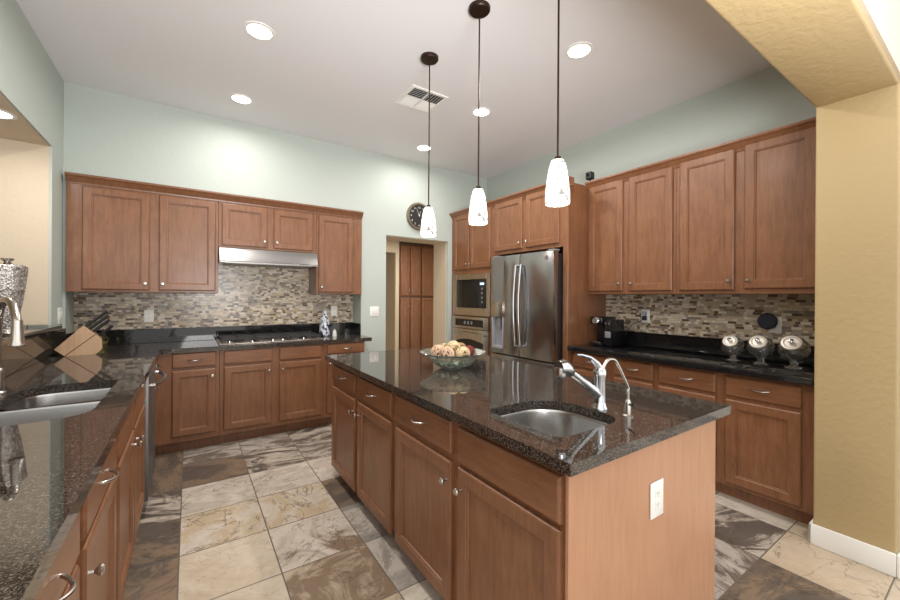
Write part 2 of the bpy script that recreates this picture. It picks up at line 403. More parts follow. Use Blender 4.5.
# ------------------------------------------------------------------ hardware and cabinets
def knob_mb(x, z, y):
    return MB().lathe([(0.006, 0), (0.005, 0.012), (0.008, 0.016), (0.0145, 0.022), (0.015, 0.027), (0.011, 0.032), (0, 0.033)], (x, y, z), 16, (0, -1, 0))
def pull_mb(x, z, y, w=0.10):
    m = MB(); n = 12
    pts = [(x - w / 2 + w * i / n, y - 0.006 - 0.026 * math.sin(PI * i / n) ** 0.8, z - 0.006 * math.sin(PI * i / n)) for i in range(n + 1)]
    pts = [(x - w / 2, y, z)] + pts + [(x + w / 2, y, z)]
    return m.tube(pts, 0.0045, 8)
def crown_mb(x0, x1, z1, y, ends=(0, 0), h=0.075, p=0.05):
    """crown along the front: profile in (y,z), y = cabinet face; tapering mitred returns at exposed ends"""
    z0 = z1 - h
    prof = [(0.02, z0), (-0.008, z0), (-0.010, z0 + 0.012), (-0.016, z0 + 0.020), (-0.030, z0 + 0.040), (-0.036, z0 + 0.048), (-p + 0.004, z0 + 0.055), (-p, z0 + 0.062), (-p, z1), (0.02, z1)]
    m = MB().prism([(y + a, b) for a, b in prof], 'x', x0, x1)
    return m
class Frame:
    """axis conversions for a cabinet run: 'back' faces -y, 'right' and 'island' face -x, 'left' faces +x"""
def origin(run, w0, face):
    if run == 'back': return (w0, face, 0), 0.0
    if run in ('right', 'island'): return (face, w0, 0), -PI / 2
    return (face, w0, 0), PI / 2
def cabinet(name, label, cat, run, face, w0, w1, z0, z1, depth, fronts, toe=False, crown=None, group=None, body_mat=None, hollow=False, extra=None):
    """w0 = left end as seen from the front, w1 = right end (world coordinate along the run)"""
    loc, rz = origin(run, w0, face)
    L = abs(w1 - w0); sg = 1 if w1 > w0 else -1
    t = thing(name, label, cat, loc, rz, group)
    X = lambda v: (v - w0) * (1 if run in ('back', 'left') else -1)
    b = MB(); g = 0.0006
    zb = 0.10 if toe else z0
    if hollow:
        b.box(g, 0.02, 0, depth, zb, z1, 0.0008, 1); b.box(L - 0.02, L - g, 0, depth, zb, z1, 0.0008, 1); b.box(0.02, L - 0.02, depth - 0.015, depth, zb, z1); b.box(0.02, L - 0.02, 0, depth - 0.015, zb, zb + 0.02); b.box(0.02, L - 0.02, 0, 0.02, zb + 0.02, z1)
    else: b.box(g, L - g, 0, depth, zb, z1, 0.0015, 1)
    b.build('carcass', body_mat or M_wood, t)
    if toe: MB().box(g, L - g, 0.075, depth, 0.001, 0.099).build('toe_kick', M_wood, t)
    for f in fronts:
        kind, a, c, fz0, fz1 = f[:5]; xa, xc = sorted((X(a), X(c))); opt = f[5] if len(f) > 5 else None
        if kind == 'door':
            d = MB().front(xa, xc, fz0, fz1, 0.0).build('door', M_wood, t, 18)
            if opt:
                side, kz = opt; kx = xa + 0.028 if side == 'l' else xc - 0.028
                knob_mb(kx, kz, -0.019).build('knob', M_nickel, d)
        else:
            d = MB().front(xa, xc, fz0, fz1, 0.0, flat=True).build('drawer' if kind == 'drawer' else 'false_front', M_woodh, t, 18)
            if kind == 'drawer':
                pull_mb((xa + xc) / 2, (fz0 + fz1) / 2 + 0.005, -0.019).build('pull_handle', M_nickel, d)
    if crown is not None:
        c = crown_mb(0, L, crown, 0.0); 
        c.build('crown_molding', M_wood, t, 12)
    if extra: extra(t, L, X)
    return t

# back uppers
UF = 4.32; UD = YB - 0.011 - UF
zb, zt = 1.392, 2.285
dz0, dz1 = 1.412, 2.262
cabinet('wall_cabinet', 'wide two-door cherry wall cabinet left of the steel range hood', 'cabinet', 'back', UF, -0.832, 0.228, zb, zt, UD,
        [('door', -0.733, -0.294, dz0, dz1, ('r', 1.47)), ('door', -0.228, 0.205, dz0, dz1, ('l', 1.47))], crown=2.35)
cabinet('wall_cabinet', 'short two-door cherry cabinet directly above the steel range hood', 'cabinet', 'back', UF, 0.2285, 1.15, 1.836, zt, UD,
        [('door', 0.256, 0.657, 1.858, dz1, ('r', 1.92)), ('door', 0.717, 1.113, 1.858, dz1, ('l', 1.92))], crown=2.35)
cabinet('wall_cabinet', 'narrow single-door cherry wall cabinet right of the steel range hood', 'cabinet', 'back', UF, 1.1505, 1.672, zb, zt, UD,
        [('door', 1.173, 1.562, dz0, dz1, ('l', 1.47))], crown=2.35)
# back bases
BF = 4.05; BD = YB - 0.001 - BF; BT = CT - 0.0415
cabinet('base_cabinet', 'cherry base cabinet left of the cooktop, one drawer over one door', 'cabinet', 'back', BF, -0.234, 0.228, 0, BT, BD,
        [('drawer', -0.12, 0.202, 0.741, 0.866), ('door', -0.12, 0.2, 0.15, 0.718, ('r', 0.655))], toe=True)
cabinet('base_cabinet', 'cherry double-door base cabinet directly below the gas cooktop', 'cabinet', 'back', BF, 0.2285, 1.158, 0, BT, BD,
        [('false', 0.262, 0.666, 0.741, 0.862), ('false', 0.73, 1.127, 0.741, 0.862), ('door', 0.262, 0.666, 0.145, 0.72, ('r', 0.655)), ('door', 0.73, 1.13, 0.145, 0.72, ('l', 0.655))], toe=True)
cabinet('base_cabinet', 'cherry end base cabinet nearest the hall doorway, behind the island corner', 'cabinet', 'back', BF, 1.1585, 1.606, 0, BT, BD,
        [('drawer', 1.193, 1.6, 0.762, 0.866), ('door', 1.193, 1.6, 0.145, 0.74, ('l', 0.66))], toe=True)
# left run (faces +x)
LF = -0.235; LD = LF - (XL + 0.001)
LT = BT
cabinet('base_cabinet', 'cherry corner cabinet between the dishwasher and the back run of cabinets', 'cabinet', 'left', LF, 3.585, 4.045, 0, LT, LD,
        [('drawer', 3.62, 3.985, 0.745, 0.86), ('door', 3.62, 3.985, 0.145, 0.72, ('l', 0.66))], toe=True)
cabinet('sink_base_cabinet', 'cherry two-door base cabinet under the double-bowl sink', 'cabinet', 'left', LF, 1.872, 2.974, 0, LT, LD,
        [('false', 1.905, 2.39, 0.741, 0.86), ('false', 2.425, 2.94, 0.741, 0.86), ('door', 1.905, 2.39, 0.145, 0.72, ('r', 0.655)), ('door', 2.425, 2.94, 0.145, 0.72, ('l', 0.655))], toe=True, hollow=True)
cabinet('base_cabinet', 'cherry drawer-over-door base cabinet on the near side of the sink base, knob in view', 'cabinet', 'left', LF, 1.302, 1.8715, 0, LT, LD,
        [('drawer', 1.335, 1.84, 0.741, 0.86), ('door', 1.335, 1.84, 0.145, 0.72, ('l', 0.64))], toe=True)
cabinet('base_cabinet', 'nearest cherry base cabinet at the lower left corner of the photo', 'cabinet', 'left', LF, 0.70, 1.3015, 0, LT, LD,
        [('drawer', 0.78, 1.27, 0.741, 0.86), ('door', 0.78, 1.27, 0.145, 0.72, ('l', 0.64))], toe=True)
# right uppers
RF = 3.27; RD = XR - 0.011 - RF
rz0, rz1 = 1.405, 2.478
cabinet('wall_cabinet', 'two-door cherry wall cabinet next to the tall fridge panel, above the coffee maker', 'cabinet', 'right', RF, 2.398, 1.556, rz0, rz1, RD,
        [('door', 2.375, 2.018, 1.432, 2.452, ('r', 1.50)), ('door', 1.958, 1.581, 1.432, 2.448, ('l', 1.50))], crown=2.505)
cabinet('wall_cabinet', 'two-door cherry wall cabinet against the tan jamb, above the glass jars', 'cabinet', 'right', RF, 1.5555, 0.66, rz0, rz1, RD,
        [('door', 1.527, 1.150, 1.432, 2.455, ('r', 1.50)), ('door', 1.09, 0.705, 1.44, 2.46, ('l', 1.50))], crown=2.505)
# right bases
QF = 3.04; QD = XR - 0.001 - QF
RBT = CT - 0.0465
cabinet('base_cabinet', 'two-drawer cherry base cabinet beside the refrigerator panel, below the coffee maker', 'cabinet', 'right', QF, 2.398, 1.592, 0, RBT, QD,
        [('drawer', 2.375, 2.02, 0.72, 0.85), ('drawer', 1.945, 1.613, 0.715, 0.85), ('door', 2.375, 2.02, 0.125, 0.695, ('r', 0.63)), ('door', 1.945, 1.613, 0.125, 0.69, ('l', 0.63))], toe=True)
cabinet('base_cabinet', 'two-drawer cherry base cabinet against the tan jamb, below the glass jars', 'cabinet', 'right', QF, 1.5915, 0.66, 0, RBT, QD,
        [('drawer', 1.567, 1.175, 0.715, 0.848), ('drawer', 1.115, 0.722, 0.715, 0.848), ('door', 1.567, 1.175, 0.125, 0.69, ('r', 0.63)), ('door', 1.115, 0.722, 0.125, 0.69, ('l', 0.63))], toe=True)

# tall oven tower and the fridge surround
TF = 2.98; TD = XR - 0.001 - TF
def oven_tower():
    t = thing('oven_tower_cabinet', 'tall cherry cabinet holding the microwave and wall oven, left of the fridge', 'cabinet', (TF, 4.357, 0), -PI / 2)
    L = 4.357 - 3.485
    b = MB()
    b.box(0.0006, 0.02, 0, TD, 0.10, 2.478, 0.001, 1); b.box(L - 0.02, L - 0.0006, 0, TD, 0.10, 2.478, 0.001, 1); b.box(0.02, L - 0.02, TD - 0.015, TD, 0.10, 2.478)
    b.box(0.02, L - 0.02, 0, TD - 0.015, 1.662, 2.478); b.box(0.02, L - 0.02, 0, TD - 0.015, 1.122, 1.134); b.box(0.02, L - 0.02, 0, TD - 0.015, 0.10, 0.42)
    for z0, z1 in ((0.42, 1.122), (1.134, 1.662)):
        b.box(0.02, 0.062, 0, 0.02, z0, z1); b.box(L - 0.055, L - 0.02, 0, 0.02, z0, z1)
    b.build('carcass', M_wood, t)
    MB().box(0.0006, L - 0.0006, 0.075, TD, 0.001, 0.099).build('toe_kick', M_wood, t)
    X = lambda v: 4.357 - v
    for a, c, s in ((4.30, 3.957, 'r'), (3.938, 3.535, 'l')):
        d = MB().front(X(a), X(c), 1.728, 2.447, 0).build('door', M_wood, t, 18)
        knob_mb(X(c) - 0.028 if s == 'r' else X(a) + 0.028, 1.79, -0.019).build('knob', M_nickel, d)
    d = MB().front(0.04, L - 0.04, 0.13, 0.40, 0, flat=True).build('drawer', M_woodh, t); pull_mb(L / 2, 0.27, -0.019).build('pull_handle', M_nickel, d)
    crown_mb(0, L, 2.505, 0).build('crown_molding', M_wood, t, 12)
oven_tower()
def microwave():
    t = thing('microwave', 'built-in black microwave in a steel trim frame, above the wall oven', 'microwave', (TF, 4.30, 0), -PI / 2)
    L = 0.764
    m = MB(); z0, z1 = 1.135, 1.66; a, c, e, f = 0.08, L - 0.06, 1.232, 1.592
    for q in ((0, a, z0, z1), (c, L, z0, z1), (a, c, z0, e), (a, c, f, z1)): m.box(q[0], q[1], -0.018, -0.001, q[2], q[3], 0.002, 1)
    m.build('trim_frame', M_steel, t)
    MB().box(a + 0.003, c - 0.003, 0.003, 0.4, e + 0.003, f - 0.003).build('body', M_blackp, t)
    MB().box(a + 0.003, c - 0.15, -0.022, 0.002, e + 0.003, f - 0.003, 0.004).build('door', M_black, t)
    p = MB().box(c - 0.147, c - 0.003, -0.022, 0.002, e + 0.003, f - 0.003, 0.004).build('control_panel', M_blackp, t)
    MB().box(c - 0.115, c - 0.035, -0.0235, -0.021, f - 0.075, f - 0.045).build('display', M_led, p)
    for k in range(4): MB().cyl((c - 0.075, -0.022, f - 0.12 - 0.055 * k), (c - 0.075, -0.025, f - 0.12 - 0.055 * k), 0.014, 14).build('button', M_grey, p)
microwave()
def wall_oven():
    t = thing('wall_oven', 'stainless wall oven with black control panel below the microwave', 'oven', (TF, 4.30, 0), -PI / 2)
    L = 0.764
    MB().box(0.01, L - 0.01, 0.003, 0.55, 0.425, 1.12).build('body', M_blackp, t)
    p = MB().box(0, L, -0.03, -0.001, 0.965, 1.118, 0.004).build('control_panel', M_steel, t)
    MB().box(0.08, L - 0.10, -0.032, -0.029, 0.995, 1.085).build('display_window', M_black, p)
    for k in range(3): MB().box(0.28 + k * 0.07, 0.31 + k * 0.07, -0.0335, -0.0315, 1.02, 1.06).build('key', M_grey, p)
    d = MB().box(0, L, -0.03, -0.001, 0.43, 0.958, 0.004).build('oven_door', M_steel, t)
    MB().prism([(0.10, 0.50), (L - 0.10, 0.50), (L - 0.10, 0.80)] + [(L - 0.10 - (L - 0.2) * i / 12, 0.80 + 0.035 * math.sin(PI * i / 12)) for i in range(1, 12)] + [(0.10, 0.80)], 'y', -0.032, -0.029).build('window', M_black, d)
    pts = [(0.04, -0.03, 0.90)] + [(0.04 + (L - 0.08) * i / 14, -0.055 - 0.02 * math.sin(PI * i / 14), 0.90 + 0.02 * math.sin(PI * i / 14)) for i in range(15)] + [(L - 0.04, -0.03, 0.90)]
    MB().tube(pts, 0.011, 10).build('handle', M_chrome, d)
wall_oven()
def fridge_surround():
    Y0, Y1 = 3.484, 2.399
    t = thing('fridge_surround_cabinet', 'cherry cabinet over the fridge with a full-height side panel', 'cabinet', (TF, Y0, 0), -PI / 2)
    L = Y0 - Y1; X = lambda v: Y0 - v
    MB().box(0.0006, L - 0.0625, 0, TD, 1.862, 2.478, 0.0015, 1).build('carcass', M_wood, t)
    MB().box(L - 0.062, L - 0.0006, 0, TD, 0.001, 2.478, 0.002, 1).build('side_panel', M_wood, t)
    MB().box(0.0006, 0.035, 0, TD, 0.001, 1.861, 0.002, 1).build('side_panel', M_wood, t)
    for a, c, s in ((3.447, 3.004, 'r'), (2.950, 2.500, 'l')):
        d = MB().front(X(a), X(c), 1.9, 2.457, 0).build('door', M_wood, t, 18)
        knob_mb(X(c) - 0.028 if s == 'r' else X(a) + 0.028, 1.965, -0.019).build('knob', M_nickel, d)
    crown_mb(0, L + 0.048, 2.505, 0).build('crown_molding', M_wood, t, 12)
fridge_surround()
def fridge():
    y0, y1 = 3.388, 2.472; F = 2.86
    t = thing('refrigerator', 'stainless french-door refrigerator with a water dispenser in its left door', 'refrigerator', (F, y0, 0), -PI / 2)
    L = y0 - y1; m = L / 2 + 0.005
    MB().box(0.008, L - 0.008, 0.075, 0.69, 0.02, 1.80, 0.004).build('body', M_blackp, t)
    dz0, dz1 = 0.748, 1.822
    # left door with dispenser cut
    a0, a1, c0, c1 = 0.03, 0.215, 0.80, 1.315
    b = MB(); b.box(0, a0, 0, 0.07, dz0, dz1, 0.004); b.box(a1, m - 0.003, 0, 0.07, dz0, dz1, 0.004)
    b.box(a0 - 0.005, a1 + 0.005, 0.0, 0.07, dz0, c0); b.box(a0 - 0.005, a1 + 0.005, 0.0, 0.07, c1, dz1); b.box(a0 - 0.005, a1 + 0.005, 0.058, 0.07, c0, c1)
    d = b.build('door', M_fridge, t)
    p = MB().box(a0, a1, -0.012, 0.03, 1.15, c1, 0.006).build('dispenser_panel', M_steel, d)
    g = MB(); g.box(a0, a0 + 0.012, -0.008, 0.057, c0, 1.15, 0.003); g.box(a1 - 0.012, a1, -0.008, 0.057, c0, 1.15, 0.003); g.box(a0 + 0.012, a1 - 0.012, -0.014, 0.057, c0, c0 + 0.03, 0.003); g.box(a0 + 0.012, a1 - 0.012, 0.045, 0.057, c0 + 0.03, 1.15)
    g.build('dispenser_recess', plain('dispenser_grey', srgb(150, 150, 156), 0.4), d)
    MB().box(0.10, 0.145, 0.012, 0.03, 1.02, 1.14, 0.006).build('paddle', M_grey, d)
    d2 = MB().box(m + 0.003, L, 0, 0.07, dz0, dz1, 0.006).build('door', M_fridge, t)
    for dd, hx in ((d, m - 0.035), (d2, m + 0.038)):
        pts = [(hx, 0.0, 0.86)] + [(hx, -0.028 - 0.032 * math.sin(PI * i / 16), 0.86 + 0.84 * i / 16) for i in range(17)] + [(hx, 0.0, 1.70)]
        MB().tube(pts, 0.014, 10).build('handle', M_chrome, dd)
    e = MB().cyl((L - 0.085, 0.0, 1.755), (L - 0.085, -0.004, 1.755), 0.021, 24).build('emblem', M_chrome, d2)
    q = MB(); q.tube([(L - 0.085 + 0.015 * math.cos(2 * PI * i / 24), -0.0045, 1.755 + 0.015 * math.sin(2 * PI * i / 24)) for i in range(24)], 0.0015, 6, True)
    q.tube([(L - 0.085 - 0.006 + 0.005 * math.cos(i * 0.5), -0.0045, 1.755 + 0.006 * math.sin(i * 0.5)) for i in range(10)], 0.0012, 6)
    q.tube([(L - 0.085 + 0.004, -0.0045, 1.755 + 0.007 - 0.0018 * i) for i in range(8)], 0.0012, 6)
    q.build('monogram', M_grey, e)
    dr = MB().box(0, L, 0, 0.07, 0.08, 0.735, 0.006).build('freezer_drawer', M_fridge, t)
    MB().tube([(0.07, 0, 0.66), (0.07, -0.045, 0.66), (L - 0.07, -0.045, 0.66), (L - 0.07, 0, 0.66)], 0.013, 10).build('handle', M_chrome, dr)
    [MB().box(q, q + 0.08, 0.02, 0.10, 1.823, 1.838, 0.003).build('hinge_cover', M_grey, t) for q in (0.01, L - 0.09)]
    MB().box(0.02, L - 0.02, 0.09, 0.6, 0.001, 0.02).build('base', M_blackp, t)
fridge()

# ------------------------------------------------------------------ countertops with cut-outs
def slab(outer, holes, z0, z1):
    """extruded polygon with holes, outline slightly rounded at the top edge"""
    bm = bmesh.new(); edges = []
    for loop in [outer] + holes:
        vs = [bm.verts.new((x, y, z1)) for x, y in loop]
        edges += [bm.edges.new((vs[i], vs[(i + 1) % len(vs)])) for i in range(len(vs))]
    bmesh.ops.triangle_fill(bm, use_beauty=True, use_dissolve=False, edges=edges)
    ex = bmesh.ops.extrude_face_region(bm, geom=list(bm.faces))
    for v in [g for g in ex['geom'] if isinstance(g, bmesh.types.BMVert)]: v.co.z = z0
    bmesh.ops.recalc_face_normals(bm, faces=bm.faces)
    m = MB(); m.add(bm); return m
def rrect(x0, x1, y0, y1, r, n=6):
    """r: radius or 4 radii for corners (x1y1, x0y1, x0y0, x1y0)"""
    if not isinstance(r, (list, tuple)): r = [r] * 4
    out = []
    for (sx, sy, a0), rr in zip(((1, 1, 0), (-1, 1, 90), (-1, -1, 180), (1, -1, 270)), r):
        cx = (x1 - rr) if sx > 0 else (x0 + rr); cy = (y1 - rr) if sy > 0 else (y0 + rr)
        for i in range(n + 1):
            a = math.radians(a0 + 90 * i / n); out.append((cx + rr * math.cos(a), cy + rr * math.sin(a)))
    return out
def grow(loop, d):
    cx = sum(p[0] for p in loop) / len(loop); cy = sum(p[1] for p in loop) / len(loop)
    return [(x + d * (1 if x > cx else -1), y + d * (1 if y > cy else -1)) for x, y in loop]
# L-shaped worktop on the left and back runs
FAR_BOWL = rrect(-0.665, -0.312, 2.44, 2.715, [0.04, 0.11, 0.05, 0.04])
NEAR_BOWL = rrect(-0.775, -0.312, 1.955, 2.40, [0.04, 0.06, 0.09, 0.12])
LHOLE = [(-0.312, 1.985)] + [(-0.312, 2.68)]
def sink_hole():
    # one cut following both bowls (far bowl is narrower)
    return ([p for p in rrect(-0.665, -0.312, 2.42, 2.715, [0.04, 0.11, 0.0, 0.0])[:14]] + [(-0.665, 2.45), (-0.70, 2.405)] + rrect(-0.775, -0.312, 1.955, 2.405, [0.0, 0.05, 0.10, 0.13])[7:])
SH = sink_hole()
LX1 = -0.206; BY0 = 4.018
ct = thing('kitchen_countertop', 'L-shaped black granite countertop along the left and back walls', 'countertop', (0, 0, 0))
outer = [(LX1, 0.66), (LX1, BY0), (NX1 - 0.004, BY0), (NX1 - 0.004, YB - 0.011), (NX0 + 0.004, YB - 0.011), (NX0 + 0.004, YF - 0.002), (XL + 0.002, YF - 0.002), (XL + 0.002, 0.66)]
slab(outer, [SH], CT - 0.04, CT).build('slab', M_gran, ct, 30)
u = MB(); u.box(NX0 + 0.026, NX1 - 0.026, YB - 0.033, YB - 0.0115, CT + 0.0005, 1.048, 0.002, 1); u.box(NX1 - 0.026, NX1 - 0.004, YF - 0.002, YB - 0.0115, CT + 0.0005, 1.048, 0.002, 1)
u.box(NX0 + 0.004, NX0 + 0.026, YF + 0.002, YB - 0.0115, CT + 0.0005, 1.048, 0.002, 1)
u.build('upstand', M_gran2, ct)
MB().box(XL + 0.002, XL + 0.022, 0.66, YF - 0.004, CT + 0.0005, 1.094, 0.002, 1).build('side_splash', M_gran, ct)
# bar ledge on the half wall
MB().box(-1.16, -0.79, 0.66, 4.03, 1.102, 1.14, 0.004).build('bar_ledge', M_gran, None, label='raised granite bar ledge on the half wall of the left opening', cat='ledge')
# right worktop
rt = thing('right_countertop', 'black granite countertop along the right wall under the glass jars', 'countertop')
MB().box(2.972, XR - 0.0115, 0.662, 2.3975, CT - 0.045, CT, 0.005).build('slab', M_gran2, rt)
MB().box(XR - 0.033, XR - 0.0115, 0.662, 2.3975, CT + 0.0005, 1.045, 0.002, 1).build('upstand', M_gran2, rt)
# island
IX0, IX1, IY0, IY1 = 0.866, 1.922, 0.685, 2.985
ISINK = rrect(0.99, 1.365, 0.825, 1.205, [0.17, 0.05, 0.05, 0.10], 10)
island_loc = thing('island_countertop', 'large speckled granite island top with a cut-out for the prep sink', 'countertop')
slab([(IX0, IY0), (IX1, IY0), (IX1, IY1), (IX0, IY1)], [ISINK], CT - 0.036, CT).build('slab', M_gran, island_loc, 30)
IF = 0.92; ID = 1.885 - IF; IT = CT - 0.0375
def far_extra(t, L, X):
    pass
cabinet('island_cabinet', 'far half of the cherry island, two doors meeting below two drawers', 'cabinet', 'island', IF, 2.955, 1.868, 0, IT, ID,
        [('drawer', 2.922, 2.448, 0.733, 0.848), ('drawer', 2.395, 1.9, 0.72, 0.848), ('door', 2.93, 2.445, 0.08, 0.69, ('r', 0.607)), ('door', 2.393, 1.897, 0.08, 0.69, ('l', 0.607))], toe=True)
def near_extra(t, L, X):
    MB().box(L + 0.0004, L + 0.012, -0.004, ID, 0.001, IT, 0.001, 1).build('end_panel', M_panel, t, label='lighter flat wood end panel')
cabinet('island_cabinet', 'near half of the cherry island with the pale end panel and prep sink', 'cabinet', 'island', IF, 1.8675, 0.742, 0, IT, ID,
        [('drawer', 1.84, 1.322, 0.715, 0.852), ('false', 1.272, 0.752, 0.70, 0.842), ('door', 1.838, 1.32, 0.08, 0.682, ('r', 0.60)), ('door', 1.27, 0.752, 0.08, 0.682, ('l', 0.60))], toe=True, hollow=True, extra=near_extra)

# ------------------------------------------------------------------ sinks
def bowl_mb(m, loop, ztop, depth, lip=0.012):
    n = len(loop); cx = sum(p[0] for p in loop) / n; cy = sum(p[1] for p in loop) / n
    t = bmesh.new(); rings = []
    def sc(f): return [(cx + (x - cx) * f, cy + (y - cy) * f) for x, y in loop]
    for f, z in ((1.06, ztop), (1.0, ztop), (0.985, ztop - 0.01), (0.965, ztop - depth * 0.8), (0.93, ztop - depth * 0.93), (0.85, ztop - depth), (0.13, ztop - depth - 0.004)):
        rings.append([t.verts.new((x, y, z)) for x, y in sc(f)])
    for a, b in zip(rings, rings[1:]):
        for i in range(n): t.faces.new((a[i], a[(i + 1) % n], b[(i + 1) % n], b[i]))
    t.faces.new(rings[-1])
    bmesh.ops.recalc_face_normals(t, faces=t.faces)
    bmesh.ops.solidify(t, geom=list(t.faces), thickness=0.002)
    return m.add(t)
s = thing('double_sink', 'stainless double-bowl undermount sink in the left countertop', 'sink', (0, 0, 0))
zs = CT - 0.041
nb = bowl_mb(MB(), NEAR_BOWL, zs - 0.001, 0.20).build('bowl', M_sink, s)
fb = bowl_mb(MB(), FAR_BOWL, zs - 0.0015, 0.16).build('bowl', M_sink, s)
MB().lathe([(0.04, 0), (0.042, 0.003), (0.03, 0.004), (0.02, 0.001)], (-0.54, 2.18, zs - 0.205), 20).build('drain', M_chrome, nb)
MB().lathe([(0.04, 0), (0.042, 0.003), (0.03, 0.004), (0.02, 0.001)], (-0.49, 2.58, zs - 0.166), 20).build('drain', M_chrome, fb)
s = thing('prep_sink', 'small rounded stainless prep sink set into the island top', 'sink')
bowl_mb(MB(), ISINK, CT - 0.038, 0.17).build('bowl', M_sink, s)
MB().lathe([(0.04, 0), (0.042, 0.003), (0.03, 0.004), (0.02, 0.001)], (1.175, 1.01, CT - 0.038 - 0.174), 20).build('drain', M_chrome, s)

# ------------------------------------------------------------------ faucets
def smooth(pts, n=6):
    pts = [Vector(p) for p in pts]; out = []
    P = [pts[0]] + pts + [pts[-1]]
    for i in range(1, len(P) - 2):
        for k in range(n):
            t = k / n; a, b, c, d = P[i - 1], P[i], P[i + 1], P[i + 2]
            out.append(0.5 * ((2 * b) + (c - a) * t + (2 * a - 5 * b + 4 * c - d) * t * t + (3 * b - a - 3 * c + d) * t ** 3))
    out.append(pts[-1]); return out
def left_faucet():
    bx, by = -0.722, 2.60
    t = thing('gooseneck_faucet', 'tall brushed gooseneck faucet behind the double-bowl sink', 'faucet', (bx, by, CT))
    MB().lathe([(0.030, 0.0005), (0.030, 0.008), (0.024, 0.014), (0.022, 0.10), (0.019, 0.115), (0.015, 0.12)], (0, 0, 0), 20).build('base', M_nickel, t)
    d = Vector((0.12, -0.23, 0)).normalized(); pts = [(0, 0, 0.11), (0, 0, 0.22), (0, 0, 0.30)]
    for i in range(1, 10):
        a = PI * i / 10; pts.append((d.x * 0.13 * (1 - math.cos(a)), d.y * 0.13 * (1 - math.cos(a)), 0.30 + 0.13 * math.sin(a)))
    e = d * 0.262
    pts.append((e.x, e.y, 0.295))
    MB().tube(smooth(pts, 3), 0.015, 12).build('spout', M_nickel, t)
    MB().lathe([(0.016, 0), (0.018, -0.03), (0.021, -0.085), (0.026, -0.105), (0.024, -0.108), (0.0, -0.107)], (e.x, e.y, 0.345), 18).build('spray_head', M_nickel, t)
    MB().tube([(0, 0, 0.07), (-0.045, 0.0, 0.075), (-0.06, 0.0, 0.085), (-0.068, 0.0, 0.13)], 0.008, 10, rad=[0.014, 0.013, 0.009, 0.007]).build('handle', M_nickel, t)
left_faucet()
def prep_faucet():
    bx, by = 1.402, 0.965
    t = thing('pullout_faucet', 'chrome pull-out faucet with lever, behind the island prep sink', 'faucet', (bx, by, CT))
    MB().lathe([(0.032, 0.0005), (0.032, 0.006), (0.027, 0.014), (0.024, 0.03), (0.0235, 0.12), (0.026, 0.135), (0.027, 0.155), (0.02, 0.17), (0, 0.174)], (0, 0, 0), 22).build('body', M_chrome, t)
    d = Vector((-1, 0.16, 0)).normalized()
    def q(s, z): return (d.x * s, d.y * s, z)
    MB().tube([q(0.005, 0.055), q(0.06, 0.095), q(0.12, 0.137), q(0.15, 0.158)], 0.016, 14, rad=[0.020, 0.018, 0.0165, 0.0165]).build('spout', M_chrome, t)
    h = MB().tube([q(0.150, 0.158), q(0.162, 0.166), q(0.175, 0.175), q(0.197, 0.184), q(0.215, 0.183)], 0.02, 16, rad=[0.017, 0.024, 0.030, 0.032, 0.027]).build('spray_head', M_chrome, t)
    MB().lathe([(0.022, 0.01), (0.023, -0.018), (0.019, -0.03), (0, -0.031)], q(0.205, 0.172), 16).build('nozzle', M_chrome, h)
    MB().tube([q(0, 0.160), q(0.02, 0.188), q(0.055, 0.213), q(0.10, 0.226), q(0.125, 0.228)], 0.01, 10, rad=[0.018, 0.014, 0.009, 0.0075, 0.006]).build('lever', M_chrome, t)
prep_faucet()
def filter_faucet():
    bx, by = 1.405, 0.843
    t = thing('water_filter_tap', 'slim satin filtered-water tap beside the island pull-out faucet', 'faucet', (bx, by, CT))
    MB().lathe([(0.022, 0.0005), (0.022, 0.004), (0.012, 0.008), (0.011, 0.05), (0.009, 0.06), (0.006, 0.064)], (0, 0, 0), 18).build('body', M_nickel, t)
    pts = smooth([(0, 0, 0.06), (0, 0, 0.10), (-0.004, 0, 0.115), (-0.07, 0, 0.205), (-0.095, 0, 0.226), (-0.125, 0, 0.229), (-0.15, 0, 0.215), (-0.168, 0, 0.19)], 5)
    MB().tube(pts, 0.0052, 8).build('spout', M_nickel, t)
    MB().tube([(0, 0, 0.045), (-0.012, -0.02, 0.05), (-0.02, -0.04, 0.054)], 0.005, 8).build('lever', M_black, t)
filter_faucet()

# ------------------------------------------------------------------ dishwasher
def dishwasher():
    t = thing('dishwasher', 'stainless dishwasher with a bowed bar handle in the left run', 'dishwasher', (-0.235, 2.980, 0), PI / 2)
    L = 0.60
    MB().box(0.002, L - 0.002, 0.012, 0.58, 0.10, BT - 0.002).build('body', M_blackp, t)
    d = MB().box(0.004, L - 0.004, -0.032, 0.011, 0.105, BT - 0.006, 0.004).build('door', plain('dishwasher_steel', srgb(128, 130, 132), 0.38, 0.8), t)
    pts = [(0.05, -0.032, 0.805)] + [(0.05 + 0.5 * i / 16, -0.055 - 0.045 * math.sin(PI * i / 16), 0.805) for i in range(17)] + [(0.55, -0.032, 0.805)]
    MB().tube(pts, 0.012, 10).build('handle', M_fridge, d)
    MB().box(0.004, L - 0.004, 0.06, 0.5, 0.001, 0.098).build('toe_kick', M_blackp, t)
dishwasher()

